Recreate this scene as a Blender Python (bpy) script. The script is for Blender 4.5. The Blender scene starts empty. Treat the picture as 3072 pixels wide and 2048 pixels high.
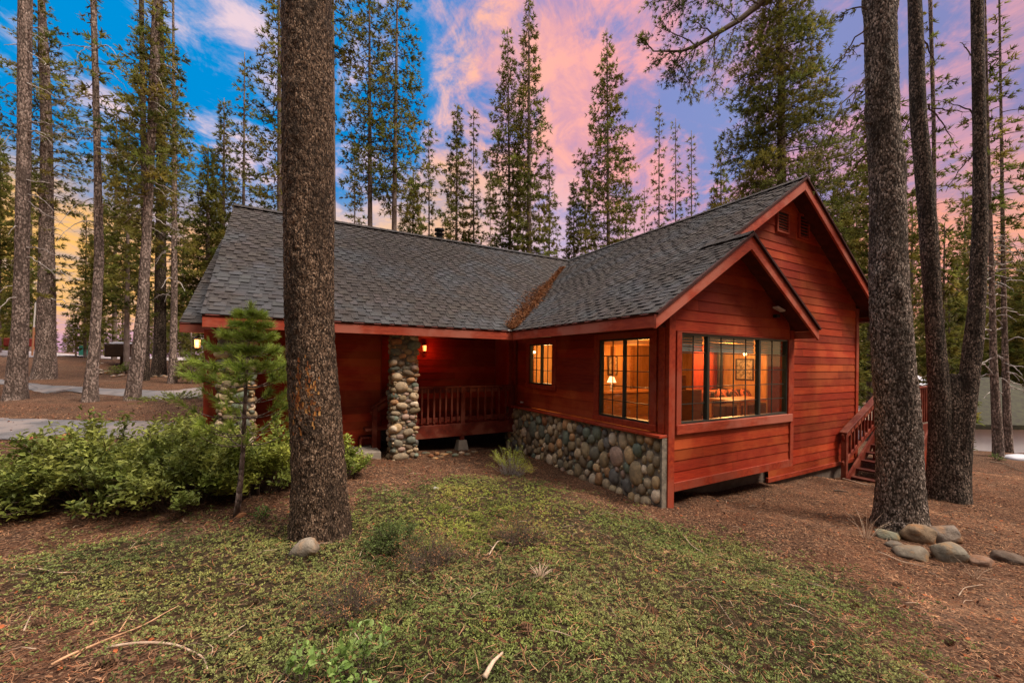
import bpy, math, random
import numpy as np
from mathutils import Matrix, Vector
random.seed(7); rng = np.random.default_rng(7)
R = math.radians
scene = bpy.context.scene
# ---------------------------------------------------------------- camera (at the origin, 1.5 m above the yard)
YAW = R(29.21); ROLL = R(0.635); F = 1202.5; CX = 1536.0; CY = 1085.6      # solved for a 3072 x 2048 frame
cd = bpy.data.cameras.new('camera'); cam = bpy.data.objects.new('camera', cd); scene.collection.objects.link(cam)
cd.sensor_width = 36; cd.lens = F / 3072 * 36; cd.shift_y = (CY - 1024) / 3072; cd.clip_start = .05; cd.clip_end = 3000
cam.matrix_world = Matrix.Rotation(-YAW, 4, 'Z') @ Matrix.Rotation(R(90), 4, 'X') @ Matrix.Rotation(ROLL, 4, 'Z')
scene.camera = cam
scene.view_settings.view_transform = 'Standard'; scene.view_settings.look = 'None'
scene.view_settings.exposure = 0.3; scene.view_settings.gamma = 1
# ---------------------------------------------------------------- sun
SUN_AZ, SUN_EL = R(140), R(54)      # direction the light comes from: compass style, 0 = +Y, clockwise
sl = bpy.data.lights.new('sun', 'SUN'); sl.energy = 3.6; sl.angle = R(16); sl.color = (1, .86, .72)
so = bpy.data.objects.new('sun', sl); scene.collection.objects.link(so)
sdir = Vector((math.sin(SUN_AZ) * math.cos(SUN_EL), math.cos(SUN_AZ) * math.cos(SUN_EL), math.sin(SUN_EL)))
so.rotation_euler = (-sdir).to_track_quat('-Z', 'Y').to_euler()
# ---------------------------------------------------------------- world: dusk sky with lit clouds, unseen zenith brightened and low rear darkened to shape the light
W = bpy.data.worlds.new('World'); scene.world = W; W.use_nodes = True
nt = W.node_tree; nt.nodes.clear()
class NB:
    """tiny node-builder"""
    def __init__(s, t): s.t = t
    def n(s, ty, **kw):
        o = s.t.nodes.new(ty)
        for k, v in kw.items(): setattr(o, k, v)
        return o
    def put(s, sock, v):
        if v is None: return
        if hasattr(v, 'is_linked') or hasattr(v, 'links'): s.t.links.new(v, sock)
        else:
            try: sock.default_value = v
            except Exception: sock.default_value = (*v, 1)
    def math(s, op, a, b=None, c=None, clamp=False):
        o = s.n('ShaderNodeMath', operation=op, use_clamp=clamp); s.put(o.inputs[0], a); s.put(o.inputs[1], b); s.put(o.inputs[2], c); return o.outputs[0]
    def mix(s, f, a, b, mode='MIX'):
        o = s.n('ShaderNodeMix', data_type='RGBA', blend_type=mode); s.put(o.inputs[0], f)
        for i, v in ((6, a), (7, b)):
            if hasattr(v, 'links'): s.t.links.new(v, o.inputs[i])
            else: o.inputs[i].default_value = (*v, 1) if len(v) == 3 else v
        return o.outputs[2]
    def mr(s, v, a, b, c=0., d=1., smooth=True):
        o = s.n('ShaderNodeMapRange', interpolation_type='SMOOTHSTEP' if smooth else 'LINEAR')
        s.put(o.inputs[0], v); s.put(o.inputs[1], a); s.put(o.inputs[2], b); s.put(o.inputs[3], c); s.put(o.inputs[4], d); return o.outputs[0]
    def ramp(s, v, stops):
        o = s.n('ShaderNodeValToRGB'); s.put(o.inputs[0], v); e = o.color_ramp.elements
        while len(e) < len(stops): e.new(.5)
        for q, (p, c) in zip(e, stops): q.position = p; q.color = (*c, 1) if len(c) == 3 else c
        return o.outputs[0]
    def noise(s, vec, scale, detail=4, rough=.5, dist=0.):
        o = s.n('ShaderNodeTexNoise'); s.put(o.inputs['Vector'], vec); o.inputs['Scale'].default_value = scale
        o.inputs['Detail'].default_value = detail; o.inputs['Roughness'].default_value = rough; o.inputs['Distortion'].default_value = dist
        return o.outputs[0]
    def mapping(s, vec, rot=(0, 0, 0), scale=(1, 1, 1), loc=(0, 0, 0)):
        o = s.n('ShaderNodeMapping'); s.put(o.inputs[0], vec); o.inputs[1].default_value = loc; o.inputs[2].default_value = rot; o.inputs[3].default_value = scale
        return o.outputs[0]
b = NB(nt)
tc = b.n('ShaderNodeTexCoord')
d = b.mapping(tc.outputs['Generated'], rot=(0, 0, YAW))
sp = b.n('ShaderNodeSeparateXYZ'); nt.links.new(d, sp.inputs[0]); sx, sy, sz = sp.outputs
az = b.math('ARCTAN2', sx, sy); azn = b.mr(az, -1.0, 1.0, 0., 1., False)         # 0 left edge of the view .. 1 right edge
h = b.math('SQRT', b.math('ADD', b.math('MULTIPLY', sx, sx), b.math('MULTIPLY', sy, sy)))
el = b.math('DIVIDE', sz, h)                                                   # tan(elevation)
zz = b.math('ADD', b.math('MAXIMUM', sz, 0.), .16)
cb = b.n('ShaderNodeCombineXYZ'); nt.links.new(b.math('DIVIDE', sx, zz), cb.inputs[0]); nt.links.new(b.math('DIVIDE', sy, zz), cb.inputs[1])
cp = cb.outputs[0]
n1 = b.noise(b.mapping(cp, rot=(0, 0, R(38)), scale=(1., .70, 1), loc=(3.1, 1.7, 0)), 2.1, 10, .66, .6)
n2 = b.noise(b.mapping(cp, rot=(0, 0, R(25)), scale=(1, .8, 1), loc=(7, 2, 4)), 6.5, 8, .66, .5)
n3 = b.noise(b.mapping(cp, loc=(1, 9, 2)), .8, 3, .5)
blue = b.ramp(azn, [(0, (.0, .27, .66)), (.38, (.0, .245, .64)), (.55, (.20, .24, .55)), (.75, (.22, .28, .57)), (1, (.22, .22, .45))])
clow = b.ramp(azn, [(0, (.62, .47, .55)), (.30, (.66, .50, .66)), (.44, (.80, .40, .42)), (.62, (.66, .32, .42)), (.8, (.42, .28, .46)), (1, (.42, .28, .42))])
chigh = b.ramp(azn, [(0, (.80, .62, .62)), (.3, (.80, .60, .70)), (.45, (1.0, .50, .36)), (.62, (.95, .40, .38)), (.82, (.66, .33, .46)), (1, (.66, .34, .40))])
bias = b.ramp(azn, [(0, (.52,) * 3), (.30, (.52,) * 3), (.40, (.60,) * 3), (.55, (.63,) * 3), (.75, (.60,) * 3), (1, (.63,) * 3)])
lowc = b.mr(el, .75, .25, 0., .05)
cov = b.mr(b.math('ADD', b.math('ADD', n1, bias), b.math('MULTIPLY', b.math('SUBTRACT', n2, .5), .55)), .98, 1.20)
cloud = b.mix(b.mr(n2, .40, .62), clow, chigh)
col = b.mix(cov, blue, cloud)
# bands just above the horizon
el = b.math('MULTIPLY', el, b.ramp(azn, [(0, (.80,) * 3), (.30, (.72,) * 3), (.42, (.48,) * 3), (.6, (.62,) * 3), (.8, (.80,) * 3), (1, (.74,) * 3)]))
el = b.math('MULTIPLY', el, 2.)
hor1 = b.ramp(azn, [(0, (1.0, .55, .10)), (.16, (1.0, .50, .14)), (.28, (.85, .58, .36)), (.42, (.85, .50, .30)), (.55, (.66, .52, .66)), (.72, (.74, .34, .38)), (.88, (.95, .36, .22)), (1, (.95, .44, .26))])
hor0 = b.ramp(azn, [(0, (.62, .34, .46)), (.15, (.66, .36, .50)), (.35, (.70, .52, .66)), (.55, (.74, .62, .76)), (.8, (.95, .66, .45)), (1, (1.1, .72, .30))])
col = b.mix(b.math('MULTIPLY', b.mr(b.math('ADD', el, b.math('MULTIPLY', n1, -.35)), .42, .16), b.mr(n2, .34, .60, .62, .95)), col, hor1)
col = b.mix(b.mr(b.math('ADD', el, b.math('MULTIPLY', n2, .14)), .22, .10), col, hor0)
sky = b.n('ShaderNodeTexSky', sky_type='NISHITA'); sky.sun_disc = False; sky.sun_elevation = SUN_EL; sky.sun_rotation = SUN_AZ
sky_d = b.mix(1., sky.outputs[0], (.10, .10, .10), 'MULTIPLY')
pale = b.mix(1., sky_d, (2.9, 2.55, 2.15), 'ADD')
back = b.math('MAXIMUM', b.math('MULTIPLY', b.mr(sy, .45, -.2), b.mr(sz, .66, .92)), b.mr(sz, .70, .90))  # out-of-view bright zenith, added to light the yard
rear = b.math('MULTIPLY', b.mr(sy, .1, -.3), .9)
col = b.mix(rear, col, (.13, .11, .10))  # low sky behind the camera darkened to cut fill light
col = b.mix(back, col, pale)
bg = b.n('ShaderNodeBackground'); nt.links.new(col, bg.inputs[0]); bg.inputs[1].default_value = .88
wo = b.n('ShaderNodeOutputWorld'); nt.links.new(bg.outputs[0], wo.inputs[0])

# ================================================================ helpers
def P(px, py, d=None, X=None, Y=None, Z=None):
    """world point seen at pixel (px,py) of the 3072 x 2048 frame at view depth d, or on a plane X=, Y= or Z="""
    u, v = px - CX, py - CY
    u, v = u * math.cos(ROLL) + v * math.sin(ROLL), -u * math.sin(ROLL) + v * math.cos(ROLL)
    r = np.array([u / F * math.cos(YAW) + math.sin(YAW), math.cos(YAW) - u / F * math.sin(YAW), -v / F])
    if d is not None: t = d
    elif X is not None: t = X / r[0]
    elif Y is not None: t = Y / r[1]
    else: t = Z / r[2]
    return r * t
def D(x, y, **k): return P(x * 3072 / 2352, y * 3072 / 2352, **k)    # same, in the 2352-wide view used for measuring
def depth(p): return p[0] * math.sin(YAW) + p[1] * math.cos(YAW)
def hsh(i, j, k):
    n = (i * 73856093) ^ (j * 19349663) ^ (k * 83492791)
    n = (n ^ (n >> 13)) * 1274126177 & 0x7fffffff
    return ((n ^ (n >> 16)) & 0xffff) / 65535.
def vnoise(p):
    p = np.asarray(p, float); i = np.floor(p).astype(np.int64); f = p - i; f = f * f * (3 - 2 * f); o = 0
    for a in (0, 1):
        for c in (0, 1):
            for e in (0, 1):
                w = (f[:, 0] if a else 1 - f[:, 0]) * (f[:, 1] if c else 1 - f[:, 1]) * (f[:, 2] if e else 1 - f[:, 2])
                o = o + w * hsh(i[:, 0] + a, i[:, 1] + c, i[:, 2] + e)
    return o * 2 - 1
def nrm(v): return v / (np.linalg.norm(v, axis=-1, keepdims=True) + 1e-9)
class MB:
    def __init__(s): s.V = []; s.F = []; s.T = []; s.n = 0
    def add(s, V, F, tint=1.):
        V = np.asarray(V, float).reshape(-1, 3); F = np.asarray(F, int)
        t = np.asarray(tint, float)
        if t.ndim == 0: t = np.full((len(V), 3), float(t))
        elif t.ndim == 1: t = np.repeat(t[None], len(V), 0) if len(t) == 3 and len(V) != 3 else (np.repeat(t[:, None], 3, 1) if len(t) == len(V) else np.repeat(t[None], len(V), 0))
        s.V.append(V); s.F.append(F + s.n); s.T.append(t); s.n += len(V); return s
    def box(s, x0, x1, y0, y1, z0, z1, tint=1.):
        V = [(x, y, z) for z in (z0, z1) for y in (y0, y1) for x in (x0, x1)]
        return s.add(V, [(0, 2, 3, 1), (4, 5, 7, 6), (0, 1, 5, 4), (2, 6, 7, 3), (0, 4, 6, 2), (1, 3, 7, 5)], np.full((8, 3), tint) if np.ndim(tint) == 0 else np.tile(tint, (8, 1)))
    def beam(s, p0, p1, w, h, tint=1., up=(0, 0, 1)):
        p0, p1 = np.array(p0, float), np.array(p1, float); a = nrm(p1 - p0); sd = np.cross(a, up)
        sd = nrm(sd) if np.linalg.norm(sd) > 1e-6 else np.array([1., 0, 0]); u = np.cross(sd, a)
        V = [q + sd * i * w / 2 + u * j * h / 2 for q in (p0, p1) for i, j in ((-1, -1), (1, -1), (1, 1), (-1, 1))]
        return s.add(V, [(0, 3, 2, 1), (4, 5, 6, 7), (0, 1, 5, 4), (1, 2, 6, 5), (2, 3, 7, 6), (3, 0, 4, 7)], np.full((8, 3), tint) if np.ndim(tint) == 0 else np.tile(tint, (8, 1)))
    def tube(s, pts, rad, n=6, tint=1., cap=True):
        pts = np.asarray(pts, float); m = len(pts); rad = np.broadcast_to(np.asarray(rad, float), (m,))
        tg = nrm(np.gradient(pts, axis=0)); ref = np.array([0, 0, 1.]) if abs(tg[0][2]) < .8 else np.array([1., 0, 0])
        e1 = nrm(np.cross(tg, ref)); e2 = np.cross(tg, e1)
        a = np.arange(n) * 2 * np.pi / n
        V = pts[:, None] + rad[:, None, None] * (np.cos(a)[None, :, None] * e1[:, None] + np.sin(a)[None, :, None] * e2[:, None])
        i = np.arange(m - 1)[:, None] * n; j = np.arange(n)[None]; k = (j + 1) % n
        Fq = np.stack([i + j, i + k, i + n + k, i + n + j], -1).reshape(-1, 4)
        t = np.asarray(tint, float); t = np.full((m * n, 3), float(t)) if t.ndim == 0 else np.tile(t, (m * n, 1))
        s.add(V.reshape(-1, 3), Fq, t)
        if cap and n > 2:
            s.F.append(np.array([list(range(s.n - n, s.n))])); s.F.append(np.array([list(range(s.n - n * m + n - 1, s.n - n * m - 1, -1))]))
        return s
    def lathe(s, c, prof, n=16, tint=1., sq=(1, 1)):
        c = np.array(c, float); a = np.arange(n) * 2 * np.pi / n; m = len(prof)
        V = np.array([[c[0] + r * math.cos(t) * sq[0], c[1] + r * math.sin(t) * sq[1], c[2] + z] for r, z in prof for t in a])
        i = np.arange(m - 1)[:, None] * n; j = np.arange(n)[None]; k = (j + 1) % n
        s.add(V, np.stack([i + j, i + k, i + n + k, i + n + j], -1).reshape(-1, 4), np.full((m * n, 3), tint) if np.ndim(tint) == 0 else np.tile(tint, (m * n, 1))); return s
    def build(s, name, mat, parent=None, smooth=False, off=None, bevel=0):
        V = np.concatenate(s.V); T = np.concatenate(s.T)
        if off is None and parent is not None: off = ROOT.get(parent.name, None)
        if off is not None: V = V - np.asarray(off)
        me = bpy.data.meshes.new(name); me.vertices.add(len(V)); me.vertices.foreach_set('co', V.astype(np.float32).ravel())
        nl = sum(f.size for f in s.F); npoly = sum(len(f) for f in s.F)
        me.loops.add(nl); me.polygons.add(npoly)
        me.loops.foreach_set('vertex_index', np.concatenate([f.ravel() for f in s.F]).astype(np.int32))
        tot = np.concatenate([np.full(len(f), f.shape[1]) for f in s.F]); st = np.concatenate([[0], np.cumsum(tot)[:-1]])
        me.polygons.foreach_set('loop_start', st.astype(np.int32)); me.polygons.foreach_set('loop_total', tot.astype(np.int32))
        me.polygons.foreach_set('use_smooth', np.full(npoly, smooth))
        at = me.attributes.new('tint', 'FLOAT_COLOR', 'POINT'); at.data.foreach_set('color', np.c_[T, np.ones(len(T))].astype(np.float32).ravel())
        me.update(calc_edges=True); me.validate(); me.materials.append(mat)
        o = bpy.data.objects.new(name, me); scene.collection.objects.link(o)
        if parent is not None:
            o.parent = parent; ROOT[o.name] = off if off is not None else np.zeros(3)
        if bevel:
            m = o.modifiers.new('bevel', 'BEVEL'); m.width = bevel; m.segments = 1; m.limit_method = 'ANGLE'
        return o
ROOT = {}
def tag(o, label=None, cat=None, group=None, kind=None):
    if label: o['label'] = label
    if cat: o['category'] = cat
    if group: o['group'] = group
    if kind: o['kind'] = kind
    return o
def thing(name, label, cat, loc=(0, 0, 0), group=None):
    o = bpy.data.objects.new(name, None); scene.collection.objects.link(o); o.location = loc; o.empty_display_size = .2
    ROOT[o.name] = np.array(loc, float); return tag(o, label, cat, group)
def solo(mb, name, mat, label, cat, loc, group=None, smooth=False, kind=None):
    """a thing that is one mesh; origin at its base"""
    o = mb.build(name, mat, None, smooth, off=loc); o.location = loc; return tag(o, label, cat, group, kind)
def copy_thing(o, loc, rz=0, sc=1, label=None, group=None, cat=None):
    c = o.copy(); scene.collection.objects.link(c); c.location = loc; c.rotation_euler = (0, 0, rz)
    c.scale = (sc, sc, sc) if np.ndim(sc) == 0 else sc
    if label: c['label'] = label
    if group: c['group'] = group
    for ch in o.children:
        q = ch.copy(); scene.collection.objects.link(q); q.parent = c
    return c
# ================================================================ materials
def M(name, c1, c2, scale=4, st=(1, 1, 1), rough=.8, bump=.3, bscale=None, detail=5, metal=0, lo=.35, hi=.65, c3=None, c3s=1.2, spec=.3, dist=.01, transl=0, coat=0):
    m = bpy.data.materials.new(name); m.use_nodes = True; t = m.node_tree; b = NB(t); pr = t.nodes['Principled BSDF']
    tc = b.n('ShaderNodeTexCoord').outputs['Object']; mp = b.mapping(tc, scale=st)
    n = b.noise(mp, scale, detail, .6, .2); c = b.mix(b.mr(n, lo, hi), c1, c2)
    if c3 is not None: c = b.mix(b.mr(b.noise(tc, c3s, 4, .6), .45, .62), c, c3)
    at = b.n('ShaderNodeAttribute', attribute_name='tint')
    c = b.mix(1., c, at.outputs['Color'], 'MULTIPLY')
    t.links.new(c, pr.inputs['Base Color']); pr.inputs['Roughness'].default_value = rough; pr.inputs['Metallic'].default_value = metal
    pr.inputs['Specular IOR Level'].default_value = spec
    if coat: pr.inputs['Coat Weight'].default_value = coat
    if bump:
        bn = b.n('ShaderNodeBump'); bn.inputs['Strength'].default_value = bump; bn.inputs['Distance'].default_value = dist
        t.links.new(b.noise(mp, bscale or scale * 2, 6, .65), bn.inputs['Height']); t.links.new(bn.outputs[0], pr.inputs['Normal'])
    if transl:
        tr = b.n('ShaderNodeBsdfTranslucent'); t.links.new(c, tr.inputs[0]); mx = b.n('ShaderNodeMixShader'); mx.inputs[0].default_value = transl
        t.links.new(pr.outputs[0], mx.inputs[1]); t.links.new(tr.outputs[0], mx.inputs[2]); t.links.new(mx.outputs[0], t.nodes['Material Output'].inputs[0])
    return m
def EM(name, col, s):
    m = bpy.data.materials.new(name); m.use_nodes = True; p = m.node_tree.nodes['Principled BSDF']
    p.inputs['Base Color'].default_value = (*col, 1); p.inputs['Emission Color'].default_value = (*col, 1); p.inputs['Emission Strength'].default_value = s
    return m
def bark(name, dark, mid, light, sc=55, dist=.012):
    m = bpy.data.materials.new(name); m.use_nodes = True; t = m.node_tree; b = NB(t); pr = t.nodes['Principled BSDF']
    tc = b.n('ShaderNodeTexCoord').outputs['Object']
    wv = b.n('ShaderNodeVectorMath', operation='ADD'); t.links.new(b.mapping(tc, scale=(1, 1, .5)), wv.inputs[0])
    nz = b.n('ShaderNodeTexNoise'); nz.inputs['Scale'].default_value = sc * .35; nz.inputs['Detail'].default_value = 3; t.links.new(tc, nz.inputs['Vector'])
    sc2 = b.n('ShaderNodeVectorMath', operation='SCALE'); t.links.new(nz.outputs['Color'], sc2.inputs[0]); sc2.inputs['Scale'].default_value = .03; t.links.new(sc2.outputs[0], wv.inputs[1])
    vo = b.n('ShaderNodeTexVoronoi', feature='F1'); vo.inputs['Scale'].default_value = sc; t.links.new(wv.outputs[0], vo.inputs['Vector'])
    cell = b.n('ShaderNodeSeparateXYZ'); t.links.new(vo.outputs['Color'], cell.inputs[0])
    big = b.noise(b.mapping(tc, scale=(1, 1, .3)), 5, 5, .6)
    c = b.mix(b.mr(cell.outputs[0], .35, 1.), mid, light); c = b.mix(b.mr(vo.outputs['Distance'], .42, .72), c, dark)
    c = b.mix(b.mr(cell.outputs[1], .1, .55, .62, 0.), c, dark); c = b.mix(b.mr(big, .46, .68, 0., .75), c, dark)
    at = b.n('ShaderNodeAttribute', attribute_name='tint'); fis = b.noise(b.mapping(tc, scale=(1, 1, .16)), sc * .55, 5, .65, .4); c = b.mix(b.mr(fis, .50, .62, 0., .8), c, dark)
    c = b.mix(1., c, at.outputs['Color'], 'MULTIPLY')
    t.links.new(c, pr.inputs['Base Color']); pr.inputs['Roughness'].default_value = .9; pr.inputs['Specular IOR Level'].default_value = .2
    bn = b.n('ShaderNodeBump'); bn.inputs['Strength'].default_value = .9; bn.inputs['Distance'].default_value = dist
    hh = b.math('ADD', b.math('MULTIPLY', vo.outputs['Distance'], -1.), b.math('MULTIPLY', cell.outputs[0], .8)); hh = b.math('ADD', hh, b.math('MULTIPLY', fis, -2.2))
    t.links.new(hh, bn.inputs['Height']); t.links.new(bn.outputs[0], pr.inputs['Normal'])
    return m
MT = {}
MT['siding'] = M('red_siding', (.37, .038, .008), (.23, .017, .005), 3, (1.2, 1.2, 26), .62, .5, 9, lo=.3, hi=.7, c3=(.40, .066, .018), c3s=.9, spec=.25, dist=.006)
MT['trim'] = M('red_trim', (.36, .045, .014), (.24, .024, .009), 3, (5, 5, 5), .6, .4, 14, c3=(.32, .065, .035), c3s=1.3, spec=.25, dist=.004)
MT['fascia'] = M('red_fascia', (.40, .062, .026), (.28, .036, .016), 3, (2, 2, 9), .55, .4, 12, c3=(.40, .12, .08), c3s=1.1, spec=.3, dist=.004)
MT['deckred'] = M('red_deck_wood', (.16, .022, .010), (.09, .012, .006), 4, (3, 3, 3), .6, .4, 14, c3=(.22, .06, .035), c3s=3, spec=.25, dist=.004)
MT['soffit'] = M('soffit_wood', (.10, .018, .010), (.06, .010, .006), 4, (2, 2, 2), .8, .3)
MT['shingle'] = M('asphalt_shingle', (.078, .067, .063), (.045, .039, .039), 28, (1, 1, 1), .95, .8, 220, lo=.3, hi=.7, c3=(.066, .066, .072), c3s=.8, spec=.15, dist=.004)
MT['needles_dead'] = M('dead_needles', (.30, .13, .06), (.16, .075, .035), 9, rough=.9, bump=0, spec=.1)
MT['concrete'] = M('concrete', (.16, .12, .095), (.10, .075, .06), 5, rough=.95, bump=.5, bscale=30)
MT['slab'] = M('slab_concrete', (.36, .31, .25), (.26, .22, .18), 5, rough=.95, bump=.4, bscale=40)
MT['mortar'] = M('mortar', (.24, .20, .155), (.13, .11, .088), 14, rough=.95, bump=.8, bscale=50)
MT['stone'] = M('river_stone', (1.35, 1.24, 1.08), (.80, .73, .64), 16, (1, 1, 1), .75, .35, 70, lo=.3, hi=.72, c3=(.80, .76, .70), c3s=9, spec=.3, dist=.004)
MT['rock'] = M('granite_rock', (.20, .175, .15), (.11, .10, .09), 7, (1, 1, 1), .9, .9, 24, c3=(.27, .17, .10), c3s=3.2, spec=.2, dist=.02)
MT['metal'] = M('dark_bronze_metal', (.034, .045, .038), (.045, .056, .048), 4, rough=.35, bump=0, metal=.3, spec=.5)
MT['black'] = M('black_metal', (.010, .010, .010), (.016, .015, .014), 4, rough=.5, bump=0)
MT['asphalt'] = M('asphalt', (.17, .16, .17), (.11, .105, .11), 3, (1, 1, 1), .95, .6, 90, c3=(.24, .20, .19), c3s=.6, spec=.2)
MT['white'] = M('white_plastic', (.62, .60, .58), (.55, .53, .51), 3, rough=.5, bump=0)
MT['snow'] = M('snow', (.58, .58, .64), (.46, .46, .52), 2, rough=.7, bump=.3, bscale=9)
MT['brownmetal'] = M('brown_metal', (.060, .030, .014), (.035, .018, .010), 4, rough=.6, bump=.2)
MT['redmetal'] = M('red_painted_metal', (.22, .022, .016), (.15, .015, .012), 4, rough=.6, bump=.2)
MT['wood'] = M('bare_wood', (.38, .30, .22), (.24, .18, .13), 3, (4, 4, 20), .85, .5, 20)
MT['stick'] = M('weathered_stick', (.50, .38, .28), (.30, .21, .15), 12, (1, 1, 1), .85, .5, 60, spec=.2)
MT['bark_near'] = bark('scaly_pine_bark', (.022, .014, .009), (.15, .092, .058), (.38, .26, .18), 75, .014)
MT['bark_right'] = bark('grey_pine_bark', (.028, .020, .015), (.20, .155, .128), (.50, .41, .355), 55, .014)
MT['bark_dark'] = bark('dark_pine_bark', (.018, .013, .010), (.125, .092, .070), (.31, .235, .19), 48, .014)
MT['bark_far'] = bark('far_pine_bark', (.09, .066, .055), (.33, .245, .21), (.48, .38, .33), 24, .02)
MT['bark_sky'] = M('slender_trunk_bark', (.24, .18, .16), (.13, .095, .082), 6, (1, 1, .4), .9, .5, 20)
MT['twig'] = M('twig_bark', (.12, .085, .065), (.07, .05, .038), 8, rough=.9, bump=0)
MT['deadtwig'] = M('bleached_twig', (.46, .42, .40), (.30, .26, .24), 8, rough=.9, bump=0)
MT['needle'] = M('pine_needles', (.21, .215, .050), (.085, .10, .022), .55, rough=.75, bump=0, lo=.4, hi=.6, c3=(.24, .235, .060), c3s=.35, spec=.2, transl=.42)
MT['needle_near'] = M('bright_pine_needles', (.34, .42, .070), (.15, .22, .032), 6, rough=.6, bump=0, spec=.3, transl=.3)
MT['leaf'] = M('shrub_leaf', (.31, .33, .075), (.12, .155, .032), 3, rough=.55, bump=0, spec=.25, transl=.3)
MT['leaf_bright'] = M('manzanita_leaf', (.26, .36, .10), (.14, .24, .05), 12, rough=.5, bump=0, spec=.4, transl=.3)
MT['mat'] = M('ground_cover_leaf', (.23, .265, .075), (.09, .115, .030), 1.3, rough=.6, bump=0, lo=.38, hi=.62, c3=(.27, .27, .085), c3s=.9, spec=.25, transl=.2)
MT['litter'] = M('needle_litter', (.25, .145, .090), (.12, .062, .036), 3, rough=.9, bump=0, spec=.15)
MT['interior'] = M('warm_panelling', (.62, .34, .12), (.48, .24, .07), 2, (6, 6, 1), .7, .2)
MT['int_floor'] = M('interior_floor', (.20, .09, .04), (.13, .06, .03), 4, rough=.5, bump=0)
MT['int_red'] = M('red_curtain', (.34, .055, .020), (.22, .025, .012), 3, (18, 18, 1), .8, .3)
MT['int_dark'] = M('dark_furniture', (.07, .035, .02), (.045, .022, .014), 4, rough=.5, bump=0)
MT['cabinet'] = M('honey_wood', (.42, .20, .06), (.30, .13, .04), 3, (1, 1, 8), .5, .1)
MT['cloth'] = M('striped_blanket', (.40, .12, .06), (.05, .035, .03), 7, (1, 3, .3), .9, 0, lo=.47, hi=.53)
MT['paint'] = M('picture_print', (.55, .45, .30), (.20, .16, .10), 14, rough=.7, bump=0)
MT['shade'] = M('window_shade', (.42, .44, .42), (.34, .36, .34), 4, rough=.8, bump=0, transl=.3)
MT['bulb'] = EM('lit_bulb', (1, .55, .2), 14); MT['bulb_r'] = EM('lit_red_glass', (1, .22, .05), 5); MT['bulb_w'] = EM('lit_lantern_glass', (1, .46, .14), 2.4); MT['lshade'] = EM('lit_lampshade', (1, .52, .22), 3.0)
g = bpy.data.materials.new('window_glass'); g.use_nodes = True; t = g.node_tree; b = NB(t); t.nodes.remove(t.nodes['Principled BSDF'])
gl = b.n('ShaderNodeBsdfGlossy'); gl.inputs['Roughness'].default_value = .02; tr = b.n('ShaderNodeBsdfTransparent'); tr.inputs[0].default_value = (.9, .93, .9, 1)
fr = b.n('ShaderNodeLayerWeight'); fr.inputs[0].default_value = .5; mx = b.n('ShaderNodeMixShader'); t.links.new(b.math('ADD', b.math('MULTIPLY', b.math('POWER', fr.outputs['Facing'], 4.), .8), .05), mx.inputs[0])
t.links.new(tr.outputs[0], mx.inputs[1]); t.links.new(gl.outputs[0], mx.inputs[2]); t.links.new(mx.outputs[0], t.nodes['Material Output'].inputs[0]); MT['glass'] = g
# ================================================================ terrain
CTRL = [(0, 0, -1.5), (0, -6, -1.3), (-8, -4, -1.3), (8, -6, -1.8), (5.0, 4.0, -2.16), (4.9, 6, -2.16), (4.9, 8.4, -2.14), (2.05, 8.2, -1.97), (3.4, 8.4, -2.02), (-.75, 8.2, -1.55), (.6, 8.2, -1.76),
        (7.5, 4.7, -2.34), (9.5, 4.6, -2.48), (12, 4.6, -2.70), (7.7, 2.3, -2.32), (11.5, 2.7, -2.63), (14, 5, -2.8), (5, 14, -1.8), (12, 12, -2.2), (10, 25, -1.2), (-2, 14, -1.5), (0, 24, -.8), (25, 25, -6),
        (0, 60, 0), (60, 60, -10), (-60, 20, 1.5), (-60, 60, 1.5), (80, -20, -8), (-30, -40, -1), (40, -60, -4), (0, 150, 1), (150, 60, -14), (-150, 20, 2)]
CTRL += [tuple(P(*a)) for a in [(1536, 2048, 2.0), (966, 1640, 3.86), (800, 1850, 2.75), (300, 2048, 2.05), (2500, 2048, 2.35), (3072, 2048, 2.55), (2800, 1700, 4.6), (2300, 1640, 4.8), (300, 1545, 4.45), (0, 1560, 4.4), (800, 1480, 5.2), (1500, 1480, 5.9),
        (50, 1319, 8.0), (50, 1254, 10.3), (400, 1260, 9.8), (0, 1201, 14), (265, 1205, 13.2), (392, 1200, 13.2), (0, 1143, 18), (300, 1168, 15.5), (600, 1195, 12.8), (600, 1165, 16), (150, 1137, 19), (473, 1131, 18.8), (520, 1149, 17.2), (431, 1143, 18),
        (300, 1112, 23), (550, 1112, 22), (300, 1079, 27), (600, 1080, 26), (300, 1068, 31), (0, 1073, 27), (0, 1050, 32), (500, 1068, 31), (3000, 1373, 13.2), (2850, 1490, 8.0), (3072, 1500, 7.6), (3200, 1370, 13.5), (2850, 1385, 12.8), (3072, 1385, 12.8), (2950, 1425, 17), (3100, 1425, 17), (2950, 1440, 26), (3150, 1440, 26), (3300, 1430, 20)]]
CT = np.array(CTRL)
def terr(x, y):
    x = np.asarray(x, float); y = np.asarray(y, float); sh = x.shape; x = x.ravel(); y = y.ravel(); out = np.empty(len(x))
    for i in range(0, len(x), 20000):
        xx, yy = x[i:i + 20000, None], y[i:i + 20000, None]
        w = 1 / ((xx - CT[:, 0]) ** 2 + (yy - CT[:, 1]) ** 2 + .12) ** 1.7
        out[i:i + 20000] = (w * CT[:, 2]).sum(1) / w.sum(1)
    r = np.hypot(x, y); p = np.c_[x, y, 0 * x]
    near_ = np.clip((9.5 - r) / 3, .12, 1); out += (.035 * vnoise(p * 1.7) + .014 * vnoise(p * 5.3)) * near_
    return out.reshape(sh)
def tz(x, y): return float(terr(np.array([x]), np.array([y]))[0])
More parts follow.
